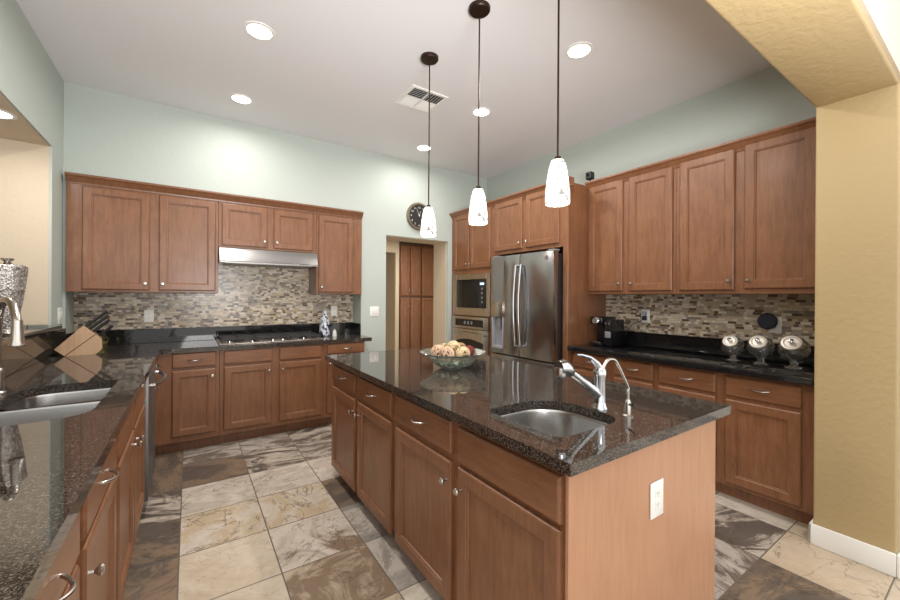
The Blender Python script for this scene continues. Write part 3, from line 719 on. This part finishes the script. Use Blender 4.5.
# ------------------------------------------------------------------ hood and cooktop
def hood():
    t = thing('range_hood', 'stainless under-cabinet range hood above the cooktop', 'range hood', (0, 0, 0))
    x0, x1 = 0.2325, 1.138
    b = MB().prism([(YB - 0.011, 1.834), (4.27, 1.834), (4.245, 1.825), (4.195, 1.705), (4.195, 1.685), (YB - 0.011, 1.685)], 'x', x0, x1); b.build('shell', M_fridge, t)
    MB().box(x0 + 0.05, x1 - 0.05, 4.23, YB - 0.06, 1.681, 1.6845).build('filter', plain('filter_mesh', (0.3, 0.3, 0.3), 0.4, 1.0), t)
    for k in range(3): MB().cyl((x1 - 0.12 - 0.03 * k, 4.199, 1.695), (x1 - 0.12 - 0.03 * k, 4.189, 1.695), 0.007, 12).build('button', M_black, t)
hood()
def cooktop():
    x0, x1, y0, y1 = 0.225, 1.17, 4.075, 4.585; z = CT + 0.0005
    t = thing('gas_cooktop', 'stainless five-burner gas cooktop with black grates below the hood', 'cooktop', (0, 0, 0))
    MB().box(x0, x1, y0, y1, z, z + 0.010, 0.004).build('tray', M_steel, t)
    zb = z + 0.010
    for bx, by, r in ((0.40, 4.45, 0.04), (0.40, 4.23, 0.035), (0.70, 4.38, 0.05), (1.0, 4.45, 0.04), (1.0, 4.23, 0.035)):
        MB().lathe([(r + 0.012, 0), (r + 0.012, 0.006), (r, 0.009), (r, 0.018), (r - 0.006, 0.022), (0, 0.022)], (bx, by, zb), 20).build('burner', M_iron, t)
    for gx0, gx1 in ((0.25, 0.545), (0.55, 0.845), (0.85, 1.145)):
        g = MB(); gy0, gy1 = 4.12, 4.565; h0, h1 = zb + 0.028, zb + 0.040
        for yy in (gy0, gy1): g.box(gx0, gx1, yy - 0.006, yy + 0.006, h0, h1, 0.002, 1)
        for xx in (gx0 + 0.006, gx1 - 0.006): g.box(xx - 0.006, xx + 0.006, gy0, gy1, h0, h1, 0.002, 1)
        cx = (gx0 + gx1) / 2; g.box(cx - 0.005, cx + 0.005, gy0, gy1, h0, h1, 0.002, 1)
        for k in range(3): yy = gy0 + (k + 1) * (gy1 - gy0) / 4; g.box(gx0, gx1, yy - 0.005, yy + 0.005, h0, h1, 0.002, 1)
        for xx in (gx0 + 0.006, gx1 - 0.006):
            for yy in (gy0, gy1): g.box(xx - 0.006, xx + 0.006, yy - 0.006, yy + 0.006, zb + 0.0003, h0)
        g.build('grate', M_iron, t)
    for kx in (0.31, 0.50, 0.68, 0.77, 0.97):
        MB().lathe([(0.019, 0), (0.018, 0.004), (0.015, 0.006), (0.014, 0.020), (0, 0.021)], (kx, 4.098, zb), 16).build('control_knob', M_chrome, t)
cooktop()

# ------------------------------------------------------------------ wall plates
def plate(name, label, cat, loc, rz, w, h, kind):
    t = thing(name, label, cat, loc, rz)
    p = MB().box(-w / 2, w / 2, -0.006, -0.0005, -h / 2, h / 2, 0.002).build('cover_plate', M_plate, t)
    if kind == 'socket':
        for dz in (-0.02, 0.02):
            b = MB().box(-0.016, 0.016, -0.008, -0.0055, dz - 0.014, dz + 0.014, 0.0008, 1).build('socket', M_plate, t)
            q = MB()
            for dx in (-0.006, 0.006): q.box(dx - 0.0012, dx + 0.0012, -0.0085, -0.0075, dz - 0.002, dz + 0.007)
            q.cyl((0, -0.0075, dz - 0.008), (0, -0.0085, dz - 0.008), 0.0022, 10)
            q.build('slot', M_slot, b)
    else:
        n = kind
        for k in range(n):
            cx = (k - (n - 1) / 2) * 0.046
            MB().box(cx - 0.016, cx + 0.016, -0.010, -0.0055, -0.032, 0.032, 0.002).build('rocker', M_white, t)
    return t
plate('wall_outlet', 'white outlet on the mosaic behind the counter, left of the cooktop', 'outlet', (-0.317, YB - 0.0102, 1.17), 0, 0.075, 0.118, 'socket')
plate('wall_outlet', 'white outlet on the mosaic right of the blue patterned bottle', 'outlet', (1.446, YB - 0.0102, 1.19), 0, 0.075, 0.118, 'socket')
plate('wall_outlet', 'white outlet beside the coffee maker with a cord plugged in', 'outlet', (XR - 0.0102, 1.975, 1.20), -PI / 2, 0.08, 0.122, 'socket')
plate('wall_outlet', 'white outlet behind the round navy wall speaker', 'outlet', (XR - 0.0102, 1.005, 1.18), -PI / 2, 0.08, 0.122, 'socket')
plate('wall_outlet', 'white outlet on the pale end panel of the island', 'outlet', (1.3965, 0.7295, 0.648), 0, 0.085, 0.128, 'socket')
plate('light_switch', 'white double light switch on the wall left of the hall doorway', 'switch', (1.85, YF - 0.0003, 1.187), 0, 0.115, 0.118, 2)
plate('light_switch', 'white light switch on the left wall above the ledge end', 'switch', (XL + 0.0003, 4.268, 1.20), PI / 2, 0.115, 0.13, 2)

# ------------------------------------------------------------------ ceiling fixtures
def recessed(name, label, x, y, z, group=None, power=REC_P):
    t = thing(name, label, 'ceiling light', (x, y, z), 0, group)
    MB().lathe([(0.072, -0.002), (0.075, -0.006), (0.095, -0.004), (0.097, -0.0003), (0.072, -0.0003)], (0, 0, 0), 32, cap=False).build('trim_ring', M_white, t)
    MB().lathe([(0.0, -0.0030), (0.0715, -0.0030), (0.0715, -0.0008), (0, -0.0008)], (0, 0, 0), 28).build('lens', M_lens, t)
    area('downlight', (x, y, z - 0.012), 0.14, power, (1.0, 0.95, 0.89), spread=math.radians(172))
    return t
LX = (0.37, 2.25)
recessed('recessed_light', 'round recessed light, nearer of the two left of the pendants', LX[0], 2.79, CE)
recessed('recessed_light', 'round recessed light near the back wall above the left wall cabinets', LX[0], 3.84, CE, power=6.5)
recessed('recessed_light', 'large-looking round recessed light to the right of the nearest pendant rod', LX[1], 1.73, CE)
recessed('recessed_light', 'round recessed light seen beside the middle pendant rod', LX[1], 2.82, CE)
recessed('recessed_light', 'smallest round recessed light, near the hall doorway wall behind the farthest pendant', LX[1], 3.88, CE, power=6.5)
recessed('recessed_light', 'round recessed light over the left counter, above the top of the photo', LX[0], 1.73, CE)
recessed('recessed_light', 'round recessed light in the low ceiling beyond the left opening', -0.985, 3.48, PZ1 - 0.0053, power=4)
def pendant(y, label):
    x = 1.427
    t = thing('pendant_light', label, 'pendant light', (x, y, CE), 0)
    MB().lathe([(0.0, -0.026), (0.058, -0.025), (0.064, -0.018), (0.065, -0.0005), (0, -0.0005)], (0, 0, 0), 28).build('canopy', M_bronze, t)
    MB().cyl((0, 0, -0.025), (0, 0, 2.02 - CE), 0.0048, 8).build('rod', M_bronze, t)
    prof = [(0.055, 1.808), (0.057, 1.813), (0.057, 1.84), (0.055, 1.87), (0.050, 1.92), (0.042, 1.97), (0.034, 2.0), (0.028, 2.012), (0.012, 2.016)]
    inner = [(max(r - 0.004, 0.008), z) for r, z in prof[::-1]]
    MB().lathe([(r, z - CE) for r, z in prof] + [(r, z - CE - 0.002) for r, z in inner], (0, 0, 0), 28, cap=False).build('glass_shade', M_shade, t)
    MB().lathe([(0.014, 2.03 - CE), (0.016, 2.0 - CE), (0.016, 1.95 - CE), (0.0, 1.945 - CE)], (0, 0, 0), 16).build('socket', M_bronze, t)
    MB().ball((0, 0, 1.90 - CE), 0.024, 16, 10).build('bulb', emit('bulb_glow', (1.0, 0.9, 0.75), 8.0) if 'bulb_glow' not in bpy.data.materials else bpy.data.materials['bulb_glow'], t)
pendant(1.213, 'white marbled pendant nearest the camera, hanging over the prep sink')
pendant(1.812, 'middle one of three white marbled pendants over the island')
pendant(2.39, 'farthest white marbled pendant, in front of the wall clock')
def vent():
    t = thing('ceiling_vent', 'square white multi-louvre air vent in the ceiling', 'air vent', (1.675, 2.945, CE))
    h = 0.175
    f = MB()
    for a in ((-h, h, -h, -h + 0.028), (-h, h, h - 0.028, h), (-h, -h + 0.028, -h + 0.028, h - 0.028), (h - 0.028, h, -h + 0.028, h - 0.028)): f.box(*a, -0.010, -0.0005, 0.003, 1)
    f.box(-h + 0.028, h - 0.028, -0.006, 0.006, -0.009, -0.0005); f.box(-0.006, 0.006, -h + 0.028, -0.006, -0.009, -0.0005); f.box(-0.006, 0.006, 0.006, h - 0.028, -0.009, -0.0005)
    f.build('frame', M_white, t)
    MB().box(-h + 0.026, h - 0.026, -h + 0.026, h - 0.026, -0.0012, -0.0004).build('duct_opening', plain('duct_dark', (0.03, 0.03, 0.03), 0.8), t)
    R = 0.147
    for qx, qy, along in ((-1, 1, 'x'), (1, 1, 'x'), (-1, -1, 'x'), (1, -1, 'y'), ):
        for k in range(5):
            p = 0.02 + 0.026 * k
            m = MB()
            if along == 'x':
                T = Matrix.Translation((qx * (0.006 + R) / 2, qy * p, -0.006)) @ Matrix.Rotation(math.radians(-35 * qy), 4, 'X')
                m.box(-0.069, 0.069, -0.008, 0.008, -0.0006, 0.0006, M=T)
            else:
                T = Matrix.Translation((qx * p, qy * (0.006 + R) / 2, -0.006)) @ Matrix.Rotation(math.radians(-35 * qx), 4, 'Y')
                m.box(-0.008, 0.008, -0.069, 0.069, -0.0006, 0.0006, M=T)
            m.build('louvre', M_white, t)
vent()

# ------------------------------------------------------------------ wall clock
def clock():
    t = thing('wall_clock', 'round clock with black face and aged rim above the hall doorway', 'clock', (2.452, YF - 0.0005, 2.405))
    R = 0.178
    MB().lathe([(R - 0.03, 0.0), (R, 0.0), (R + 0.002, 0.02), (R - 0.01, 0.034), (R - 0.025, 0.034), (R - 0.034, 0.022), (R - 0.034, 0.0)], (0, 0, 0), 48, (0, -1, 0), cap=False).build('rim', plain('aged_pewter', srgb(150, 140, 120), 0.4, 0.8), t)
    f = MB().cyl((0, -0.001, 0), (0, -0.016, 0), R - 0.033, 40).build('face', plain('clock_black', (0.02, 0.02, 0.022), 0.5), t)
    M_num = plain('clock_white', srgb(225, 222, 212), 0.5)
    for i, n in enumerate(('12', '1', '2', '3', '4', '5', '6', '7', '8', '9', '10', '11')):
        a = PI / 2 - i * PI / 6
        c = bpy.data.curves.new('numeral', 'FONT'); c.body = n; c.size = 0.036; c.align_x = 'CENTER'; c.align_y = 'CENTER'; c.extrude = 0.0006
        tmp = bpy.data.objects.new('numeral', c); COL.objects.link(tmp)
        me = bpy.data.meshes.new_from_object(tmp.evaluated_get(bpy.context.evaluated_depsgraph_get())); bpy.data.objects.remove(tmp)
        me.transform(Matrix.Translation((0.116 * math.cos(a), -0.017, 0.116 * math.sin(a))) @ Matrix.Rotation(PI / 2, 4, 'X')); me.materials.append(M_num)
        o = bpy.data.objects.new('numeral', me); COL.objects.link(o); o.parent = f
    for ang, ln, w in ((math.radians(75), 0.07, 0.004), (math.radians(110), 0.10, 0.003)):
        MB().tube([(0, -0.02, 0), (ln * math.cos(ang), -0.02, ln * math.sin(ang))], w, 6, rad=[w, w * 0.4]).build('hand', M_num, t)
clock()

# ------------------------------------------------------------------ pantry cabinets in the hall
def pantry(label, xs, sides):
    x0, x1 = xs[0], xs[-1]
    t = thing('pantry_cabinet', label, 'cabinet', (x0, HY - 0.02, 0))
    L = x1 - x0
    MB().box(0.001, L - 0.001, 0.0, 0.55, 0.1, 2.46, 0.001, 1).build('carcass', M_dkwood, t); MB().box(0.001, L - 0.001, 0.07, 0.55, 0.001, 0.099).build('toe_kick', M_wood, t)
    for i, sd in enumerate(sides):
        a, c = xs[i] - x0 + 0.012, xs[i + 1] - x0 - 0.012
        for z0, z1, kz in ((1.385, 2.40, 1.50), (0.13, 1.345, 1.18)):
            d = MB().front(a, c, z0, z1, 0, stile=0.05).build('door', M_wood, t)
            kx = c - 0.025 if sd == 'r' else a + 0.025
            MB().tube([(kx, -0.02, kz - 0.05), (kx, -0.045, kz - 0.03), (kx, -0.045, kz + 0.03), (kx, -0.02, kz + 0.05)], 0.005, 8).build('pull_handle', M_nickel, d)
pantry('tall double-door cherry pantry on the left, seen through the hall doorway', (3.505, 3.735, 3.995), 'rl')
pantry('tall single-width cherry pantry on the right, seen through the hall doorway', (4.0, 4.375), 'l')

# ------------------------------------------------------------------ things on the counters
def knife_block():
    t = thing('knife_block', 'pale wooden knife block full of black-handled knives by the back corner', 'knife block', (-0.698, 3.99, CT + 0.0005), math.radians(6)); t.scale = (1.2, 1.2, 1.2)
    # side profile in (x,z), slanting up to the right
    blk = MB().prism([(-0.10, 0.045), (-0.055, 0.002), (0.085, 0.130), (0.028, 0.185)], 'y', -0.055, 0.055); blk.build('block', M_block, t)
    MB().prism([(-0.052, 0.0), (0.085, 0.0), (0.115, 0.03), (0.112, 0.095), (0.088, 0.127), (-0.046, 0.005)], 'y', -0.055, 0.055).build('stand', M_block, t)
    d = Vector((0.735, 0, 0.678)); nrm = Vector((-0.678, 0, 0.735))
    c0 = Vector((0.057, 0, 0.158))
    for i, (o1, yy, ln) in enumerate([(0.028, -0.035, 0.125), (0.028, -0.01, 0.13), (0.028, 0.02, 0.135), (0.004, -0.04, 0.115), (0.004, -0.015, 0.12), (0.004, 0.012, 0.12), (0.004, 0.038, 0.115), (-0.022, -0.03, 0.10), (-0.022, 0.0, 0.10), (-0.022, 0.03, 0.105)]):
        a = c0 + nrm * o1 + Vector((0, yy, 0)) + d * 0.001; b = a + d * ln
        k = MB(); k.tube([a, a + d * ln * 0.3, a + d * ln * 0.8, b], 0.007, 8, rad=[0.0085, 0.0095, 0.009, 0.010]).build('knife_handle', M_blackp, t)
    a = Vector((0.10, -0.02, 0.115)); MB().tube([a, a + d * 0.06, a + d * 0.09], 0.009, 8, rad=[0.007, 0.010, 0.008]).build('scissor_handle', M_navy, t)
knife_block()
def cruet(x, y, label, h=0.2):
    t = thing('oil_cruet', label, 'bottle', (x, y, CT + 0.0005))
    MB().lathe([(0.0, 0.0), (0.03, 0.0), (0.037, 0.012), (0.034, 0.04), (0.022, 0.055), (0.036, 0.08), (0.036, 0.10), (0.018, 0.125), (0.013, h - 0.03), (0.016, h - 0.025), (0.016, h - 0.018), (0, h - 0.018)], (0, 0, 0), 20).build('bottle', M_oil, t)
    MB().lathe([(0.011, h - 0.0175), (0.009, h), (0.013, h + 0.012), (0.0, h + 0.022)], (0, 0, 0), 14).build('stopper', M_nickel, t)
cruet(-0.575, 4.13, 'olive-green glass cruet just right of the knife block, nearer one', 0.16)
cruet(-0.69, 4.36, 'olive-green glass cruet behind the knife block, its stopper above the knives', 0.22)
def bottle():
    t = thing('patterned_bottle', 'small blue and white patterned bottle standing beside the cooktop', 'bottle', (1.275, 4.42, CT + 0.0005)); t.scale = (1.0, 1.0, 1.45)
    k = NT('blue_white_ceramic'); v = k.n('ShaderNodeTexVoronoi', i_Vector=k.obj(), i_Scale=60.0)
    k.set(Base_Color=k.ramp(k.n('ShaderNodeSeparateColor', i_0=v.outputs['Color']).outputs[0], [(0, srgb(205, 208, 214)), (0.4, srgb(58, 68, 96)), (0.66, srgb(190, 194, 204)), (0.84, srgb(44, 50, 68))], 'CONSTANT'), Roughness=0.2)
    MB().lathe([(0, 0), (0.046, 0), (0.056, 0.01), (0.058, 0.05), (0.054, 0.11), (0.040, 0.15), (0.022, 0.175), (0.018, 0.195), (0.022, 0.2), (0, 0.2)], (0, 0, 0), 24).build('body', k.m, t)
    MB().lathe([(0.014, 0.2005), (0.016, 0.215), (0.010, 0.225), (0.013, 0.24), (0, 0.247)], (0, 0, 0), 14).build('stopper', M_glass, t)
bottle()
def shaker():
    t = thing('salt_shaker', 'little white shaker on the counter right of the patterned bottle', 'shaker', (1.36, 4.33, CT + 0.0005))
    MB().lathe([(0, 0), (0.022, 0), (0.024, 0.006), (0.019, 0.06), (0.02, 0.066), (0, 0.066)], (0, 0, 0), 16).build('body', M_plate, t)
    MB().lathe([(0.02, 0.0665), (0.018, 0.08), (0.008, 0.088), (0, 0.089)], (0, 0, 0), 16).build('cap', M_nickel, t)
shaker()
def silver_vase():
    t = thing('lidded_vase', 'tall silver mosaic vase with a small lid on the bar ledge', 'vase', (-0.862, 3.235, 1.1405))
    k = NT('mercury_mosaic'); v = k.n('ShaderNodeTexVoronoi', i_Vector=k.mapped(k.obj(), (1, 1, 0.8)), i_Scale=130.0)
    g = k.n('ShaderNodeSeparateColor', i_0=v.outputs['Color']).outputs[0]
    k.set(Base_Color=k.ramp(g, [(0, srgb(140, 134, 128)), (0.3, srgb(186, 182, 178)), (0.75, srgb(215, 212, 210))], 'CONSTANT'), Metallic=0.6, Roughness=k.math('ADD', k.math('MULTIPLY', g, 0.2), 0.1)); k.bump(v.outputs['Distance'], 0.5, 0.004)
    b = [(0, 0), (0.045, 0), (0.05, 0.006), (0.045, 0.015), (0.036, 0.03), (0.046, 0.09), (0.062, 0.18), (0.075, 0.29), (0.082, 0.365), (0.082, 0.385), (0.070, 0.395), (0, 0.397)]
    MB().lathe(b, (0, 0, 0), 28).build('body', k.m, t)
    MB().lathe([(0.03, 0.398), (0.02, 0.403), (0.012, 0.412), (0.026, 0.424), (0.028, 0.432), (0, 0.434)], (0, 0, 0), 20).build('lid', M_nickel, t)
silver_vase()

# glass bowl of rattan balls
BX, BY = 1.405, 2.035
def glass_bowl():
    t = thing('glass_bowl', 'wide green-tinted glass bowl full of balls on the island', 'bowl', (BX, BY, CT + 0.0005))
    k = NT('speckled_green_glass'); v = k.n('ShaderNodeTexVoronoi', i_Vector=k.obj(), i_Scale=55.0)
    k.set(Base_Color=(0.88, 0.97, 0.92), Roughness=0.04); k.b.inputs['Transmission Weight'].default_value = 0.95; k.bump(v.outputs['Distance'], 0.5, 0.004)
    out = [(0.0, 0.0), (0.072, 0.0), (0.078, 0.005), (0.115, 0.022), (0.142, 0.050), (0.158, 0.072), (0.190, 0.088), (0.214, 0.100), (0.217, 0.104)]
    inn = [(0.212, 0.105), (0.188, 0.094), (0.154, 0.078), (0.137, 0.056), (0.110, 0.029), (0.07, 0.010), (0.0, 0.008)]
    MB().lathe(out + inn, (0, 0, 0), 44).build('dish', k.m, t)
    # glass pebbles in the bottom
glass_bowl()
def rattan(name, label, c, r, mat, seed, group=None):
    t = thing(name, label, 'decorative ball', c, 0, group); R = random.Random(seed)
    MB().ball((0, 0, 0), r * 0.86, 16, 10).build('core', M_core, t)
    m = MB()
    for k in range(20):
        ax = Vector((R.uniform(-1, 1), R.uniform(-1, 1), R.uniform(-1, 1))).normalized(); u = ax.orthogonal().normalized(); w = ax.cross(u); off = R.uniform(-0.45, 0.45) * r
        rr = math.sqrt(max((r * 0.93) ** 2 - off ** 2, 1e-5))
        m.tube([ax * off + u * rr * math.cos(2 * PI * i / 22) + w * rr * math.sin(2 * PI * i / 22) for i in range(22)], r * 0.06, 5, True)
    m.build('woven_strands', mat, t)
    return t
M_core = plain('ball_core', srgb(112, 86, 58), 0.8)
M_rat = plain('pale_rattan', srgb(222, 200, 160), 0.6); M_rat2 = plain('pink_rattan', srgb(214, 180, 152), 0.6); M_rat3 = plain('brown_rattan', srgb(170, 138, 98), 0.6); M_rat4 = plain('red_rattan', srgb(120, 40, 42), 0.6)
zb = CT + 0.012
BALLS = [(-0.096, -0.002, 0.103, 0.047, M_rat2, 'pinkish woven ball at the left rim of the glass bowl'),
         (-0.036, -0.080, 0.100, 0.046, M_rat2, 'pinkish woven ball at the front of the glass bowl, left of centre'),
         (0.062, -0.070, 0.102, 0.046, M_rat, 'pale woven ball at the front of the glass bowl, beside the red one'),
         (0.103, 0.020, 0.103, 0.040, M_rat4, 'dark red woven ball at the right rim of the glass bowl'),
         (0.002, 0.012, 0.128, 0.046, M_rat, 'pale woven ball on top in the middle of the glass bowl'),
         (0.050, 0.096, 0.108, 0.044, M_rat3, 'tan woven ball at the back right of the glass bowl'),
         (-0.055, 0.090, 0.104, 0.044, M_rat, 'cream woven ball at the back left of the glass bowl, partly hidden')]
cr, sr = math.cos(-math.radians(34)), math.sin(-math.radians(34))
for i, (dx, dy, z, r, m, lab) in enumerate(BALLS):
    rattan('rattan_ball', lab, (BX + dx * cr - dy * sr, BY + dx * sr + dy * cr, CT + z), r, m, 30 + i, 'woven balls in the glass bowl')
R = random.Random(5); n = 0
PEB = []
for k in range(200):
    a = R.uniform(0, 2 * PI); q = R.uniform(0.0, 0.085); r = R.uniform(0.013, 0.016)
    x, y = q * math.cos(a), q * math.sin(a); z = 0.013 + r + max(0, (q - 0.05)) * 0.55
    if all((x - p[0]) ** 2 + (y - p[1]) ** 2 + (z - p[2]) ** 2 > (r + p[3]) ** 2 for p in PEB): PEB.append((x, y, z, r))
    if len(PEB) >= 14: break
M_peb = plain('white_pebble', srgb(215, 214, 200), 0.5); M_peb2 = plain('moss_green', srgb(92, 100, 62), 0.8)
for i, (x, y, z, r) in enumerate(PEB):
    MB().ball((0, 0, 0), r, 14, 9, (1, 1, 0.9)).build('potpourri_piece', M_peb if i % 3 else M_peb2, None, label='white or moss-green potpourri piece in the bottom of the glass bowl', cat='potpourri', group='potpourri under the balls').location = (BX + x, BY + y, CT + z)

# coffee maker
def coffee():
    t = thing('coffee_maker', 'black single-serve coffee maker at the far end of the right counter', 'coffee maker', (3.215, 2.325, CT + 0.0005), -PI / 2)
    # local x: towards the camera along the wall, local y: back to the wall
    MB().box(0.0, 0.13, 0.0, 0.24, 0.0, 0.028, 0.006).build('base', M_black, t)
    MB().box(0.0, 0.13, 0.11, 0.24, 0.0285, 0.20, 0.01).build('column', M_black, t)
    h = MB().box(0.0, 0.13, 0.0, 0.24, 0.201, 0.275, 0.018, 3).build('brew_head', M_black, t)
    MB().lathe([(0.034, 0.0), (0.036, 0.006), (0.030, 0.012), (0.016, 0.014), (0, 0.014)], (0.065, -0.0005, 0.238), 24, (0, -1, 0.15)).build('pod_dial', M_chrome, h)
    MB().lathe([(0.02, 0.2), (0.016, 0.17), (0.012, 0.165)], (0.065, 0.06, 0.0), 16).build('spout', M_blackp, t)
    MB().box(0.02, 0.11, 0.01, 0.10, 0.029, 0.036, 0.002).build('drip_tray', M_chrome, t)
    MB().box(0.134, 0.215, 0.03, 0.24, 0.0, 0.25, 0.012).build('water_tank', M_black, t)
    MB().box(0.145, 0.205, 0.022, 0.0298, 0.08, 0.14, 0.004).build('side_panel', M_grey, t)
    for k in range(2): MB().cyl((0.157 + 0.034 * k, 0.03, 0.215), (0.157 + 0.034 * k, 0.02, 0.215), 0.012, 14).build('button', M_nickel, t)
coffee()
pg = thing('power_cord', 'black cord and plug running from the coffee maker to its outlet', 'cord')
MB().box(XR - 0.055, XR - 0.0185, 1.958, 1.990, 1.162, 1.204, 0.005).build('plug', M_blackp, pg)
MB().tube(smooth([(XR - 0.05, 1.975, 1.172), (XR - 0.075, 1.99, 1.155), (XR - 0.085, 2.05, 1.125), (XR - 0.09, 2.10, 1.07), (XR - 0.125, 2.11, 1.02)], 5), 0.0035, 8).build('cable', M_blackp, pg)
MB().box(XR - 0.055, XR - 0.0185, 1.958, 1.990, 1.208, 1.245, 0.005).build('plug_in_adapter', plain('pale_grey_adapter', srgb(150, 156, 170), 0.4), None, label='pale grey plug-in adapter in the upper socket beside the coffee maker', cat='adapter')
# speaker on the wall outlet
def speaker():
    t = thing('smart_speaker', 'round navy speaker mounted on the right mosaic wall above the jars', 'speaker', (XR - 0.0195, 1.035, 1.205))
    MB().lathe([(0.045, 0.0), (0.056, 0.004), (0.060, 0.015), (0.058, 0.03), (0.05, 0.036), (0, 0.036)], (-0.02, 0, 0), 32, (-1, 0, 0)).build('body', M_navy, t)
    MB().box(-0.0195, -0.0003, -0.025, 0.025, -0.03, 0.03, 0.003).build('wall_mount', M_plate, t)
speaker()
# tilted glass jars with metal lids
def jar(x, y, s, label):
    t = thing('glass_jar', label, 'jar', (x, y, CT + 0.0005)); t.scale = (s, s, s)
    tilt = Vector((-0.80, -0.04, 0.58)).normalized()
    # body resting on a flattened side
    c = Vector((0.0, 0, 0.110))
    prof = [(0.0, -0.074), (0.03, -0.071), (0.055, -0.05), (0.071, -0.012), (0.073, 0.012), (0.064, 0.042), (0.046, 0.058), (0.046, 0.066),
            (0.042, 0.066), (0.042, 0.058), (0.059, 0.040), (0.068, 0.011), (0.066, -0.010), (0.051, -0.046), (0.028, -0.066), (0.0, -0.069)]
    MB().lathe(prof, c, 28, tilt, cap=False).build('glass_body', M_cut, t)
    MB().lathe([(0.0, 0.0), (0.044, 0.0), (0.046, 0.004), (0.026, 0.012), (0.016, 0.022), (0.018, 0.036), (0, 0.036)], (0, 0, 0), 24).build('foot', M_cut, t)
    l = MB().lathe([(0.044, 0.0), (0.047, 0.001), (0.048, 0.005), (0.045, 0.009), (0.036, 0.011), (0.030, 0.007), (0.0, 0.008)], c + tilt * 0.0665, 28, tilt).build('lid', M_lid, t)
    MB().lathe([(0.006, 0.0), (0.006, 0.008), (0.013, 0.013), (0.014, 0.019), (0.008, 0.024), (0, 0.025)], c + tilt * 0.075, 16, tilt).build('lid_knob', M_chrome, l)
M_lid = plain('brushed_lid', srgb(196, 190, 180), 0.45, 0.5)
jar(3.30, 1.17, 0.98, 'clear tilted jar with metal lid, farthest of the three from the tan wall')
jar(3.29, 1.0, 1.06, 'clear tilted jar with metal lid, in the middle of the three')
jar(3.285, 0.822, 1.14, 'clear tilted jar with metal lid, the one closest to the tan wall')
# small camera on top of the cabinets
def seccam():
    t = thing('security_camera', 'small black cube camera on top of the cabinets by the fridge panel', 'camera', (3.36, 2.44, 2.4785))
    MB().lathe([(0.026, 0), (0.026, 0.006), (0.008, 0.010), (0.008, 0.09)], (0, 0, 0), 18).build('stand', M_blackp, t)
    MB().box(-0.033, 0.033, -0.033, 0.033, 0.09, 0.165, 0.010, 3).build('body', M_blackp, t)
    MB().cyl((-0.033, 0, 0.132), (-0.037, 0, 0.132), 0.018, 18).build('lens', M_black, t)
seccam()
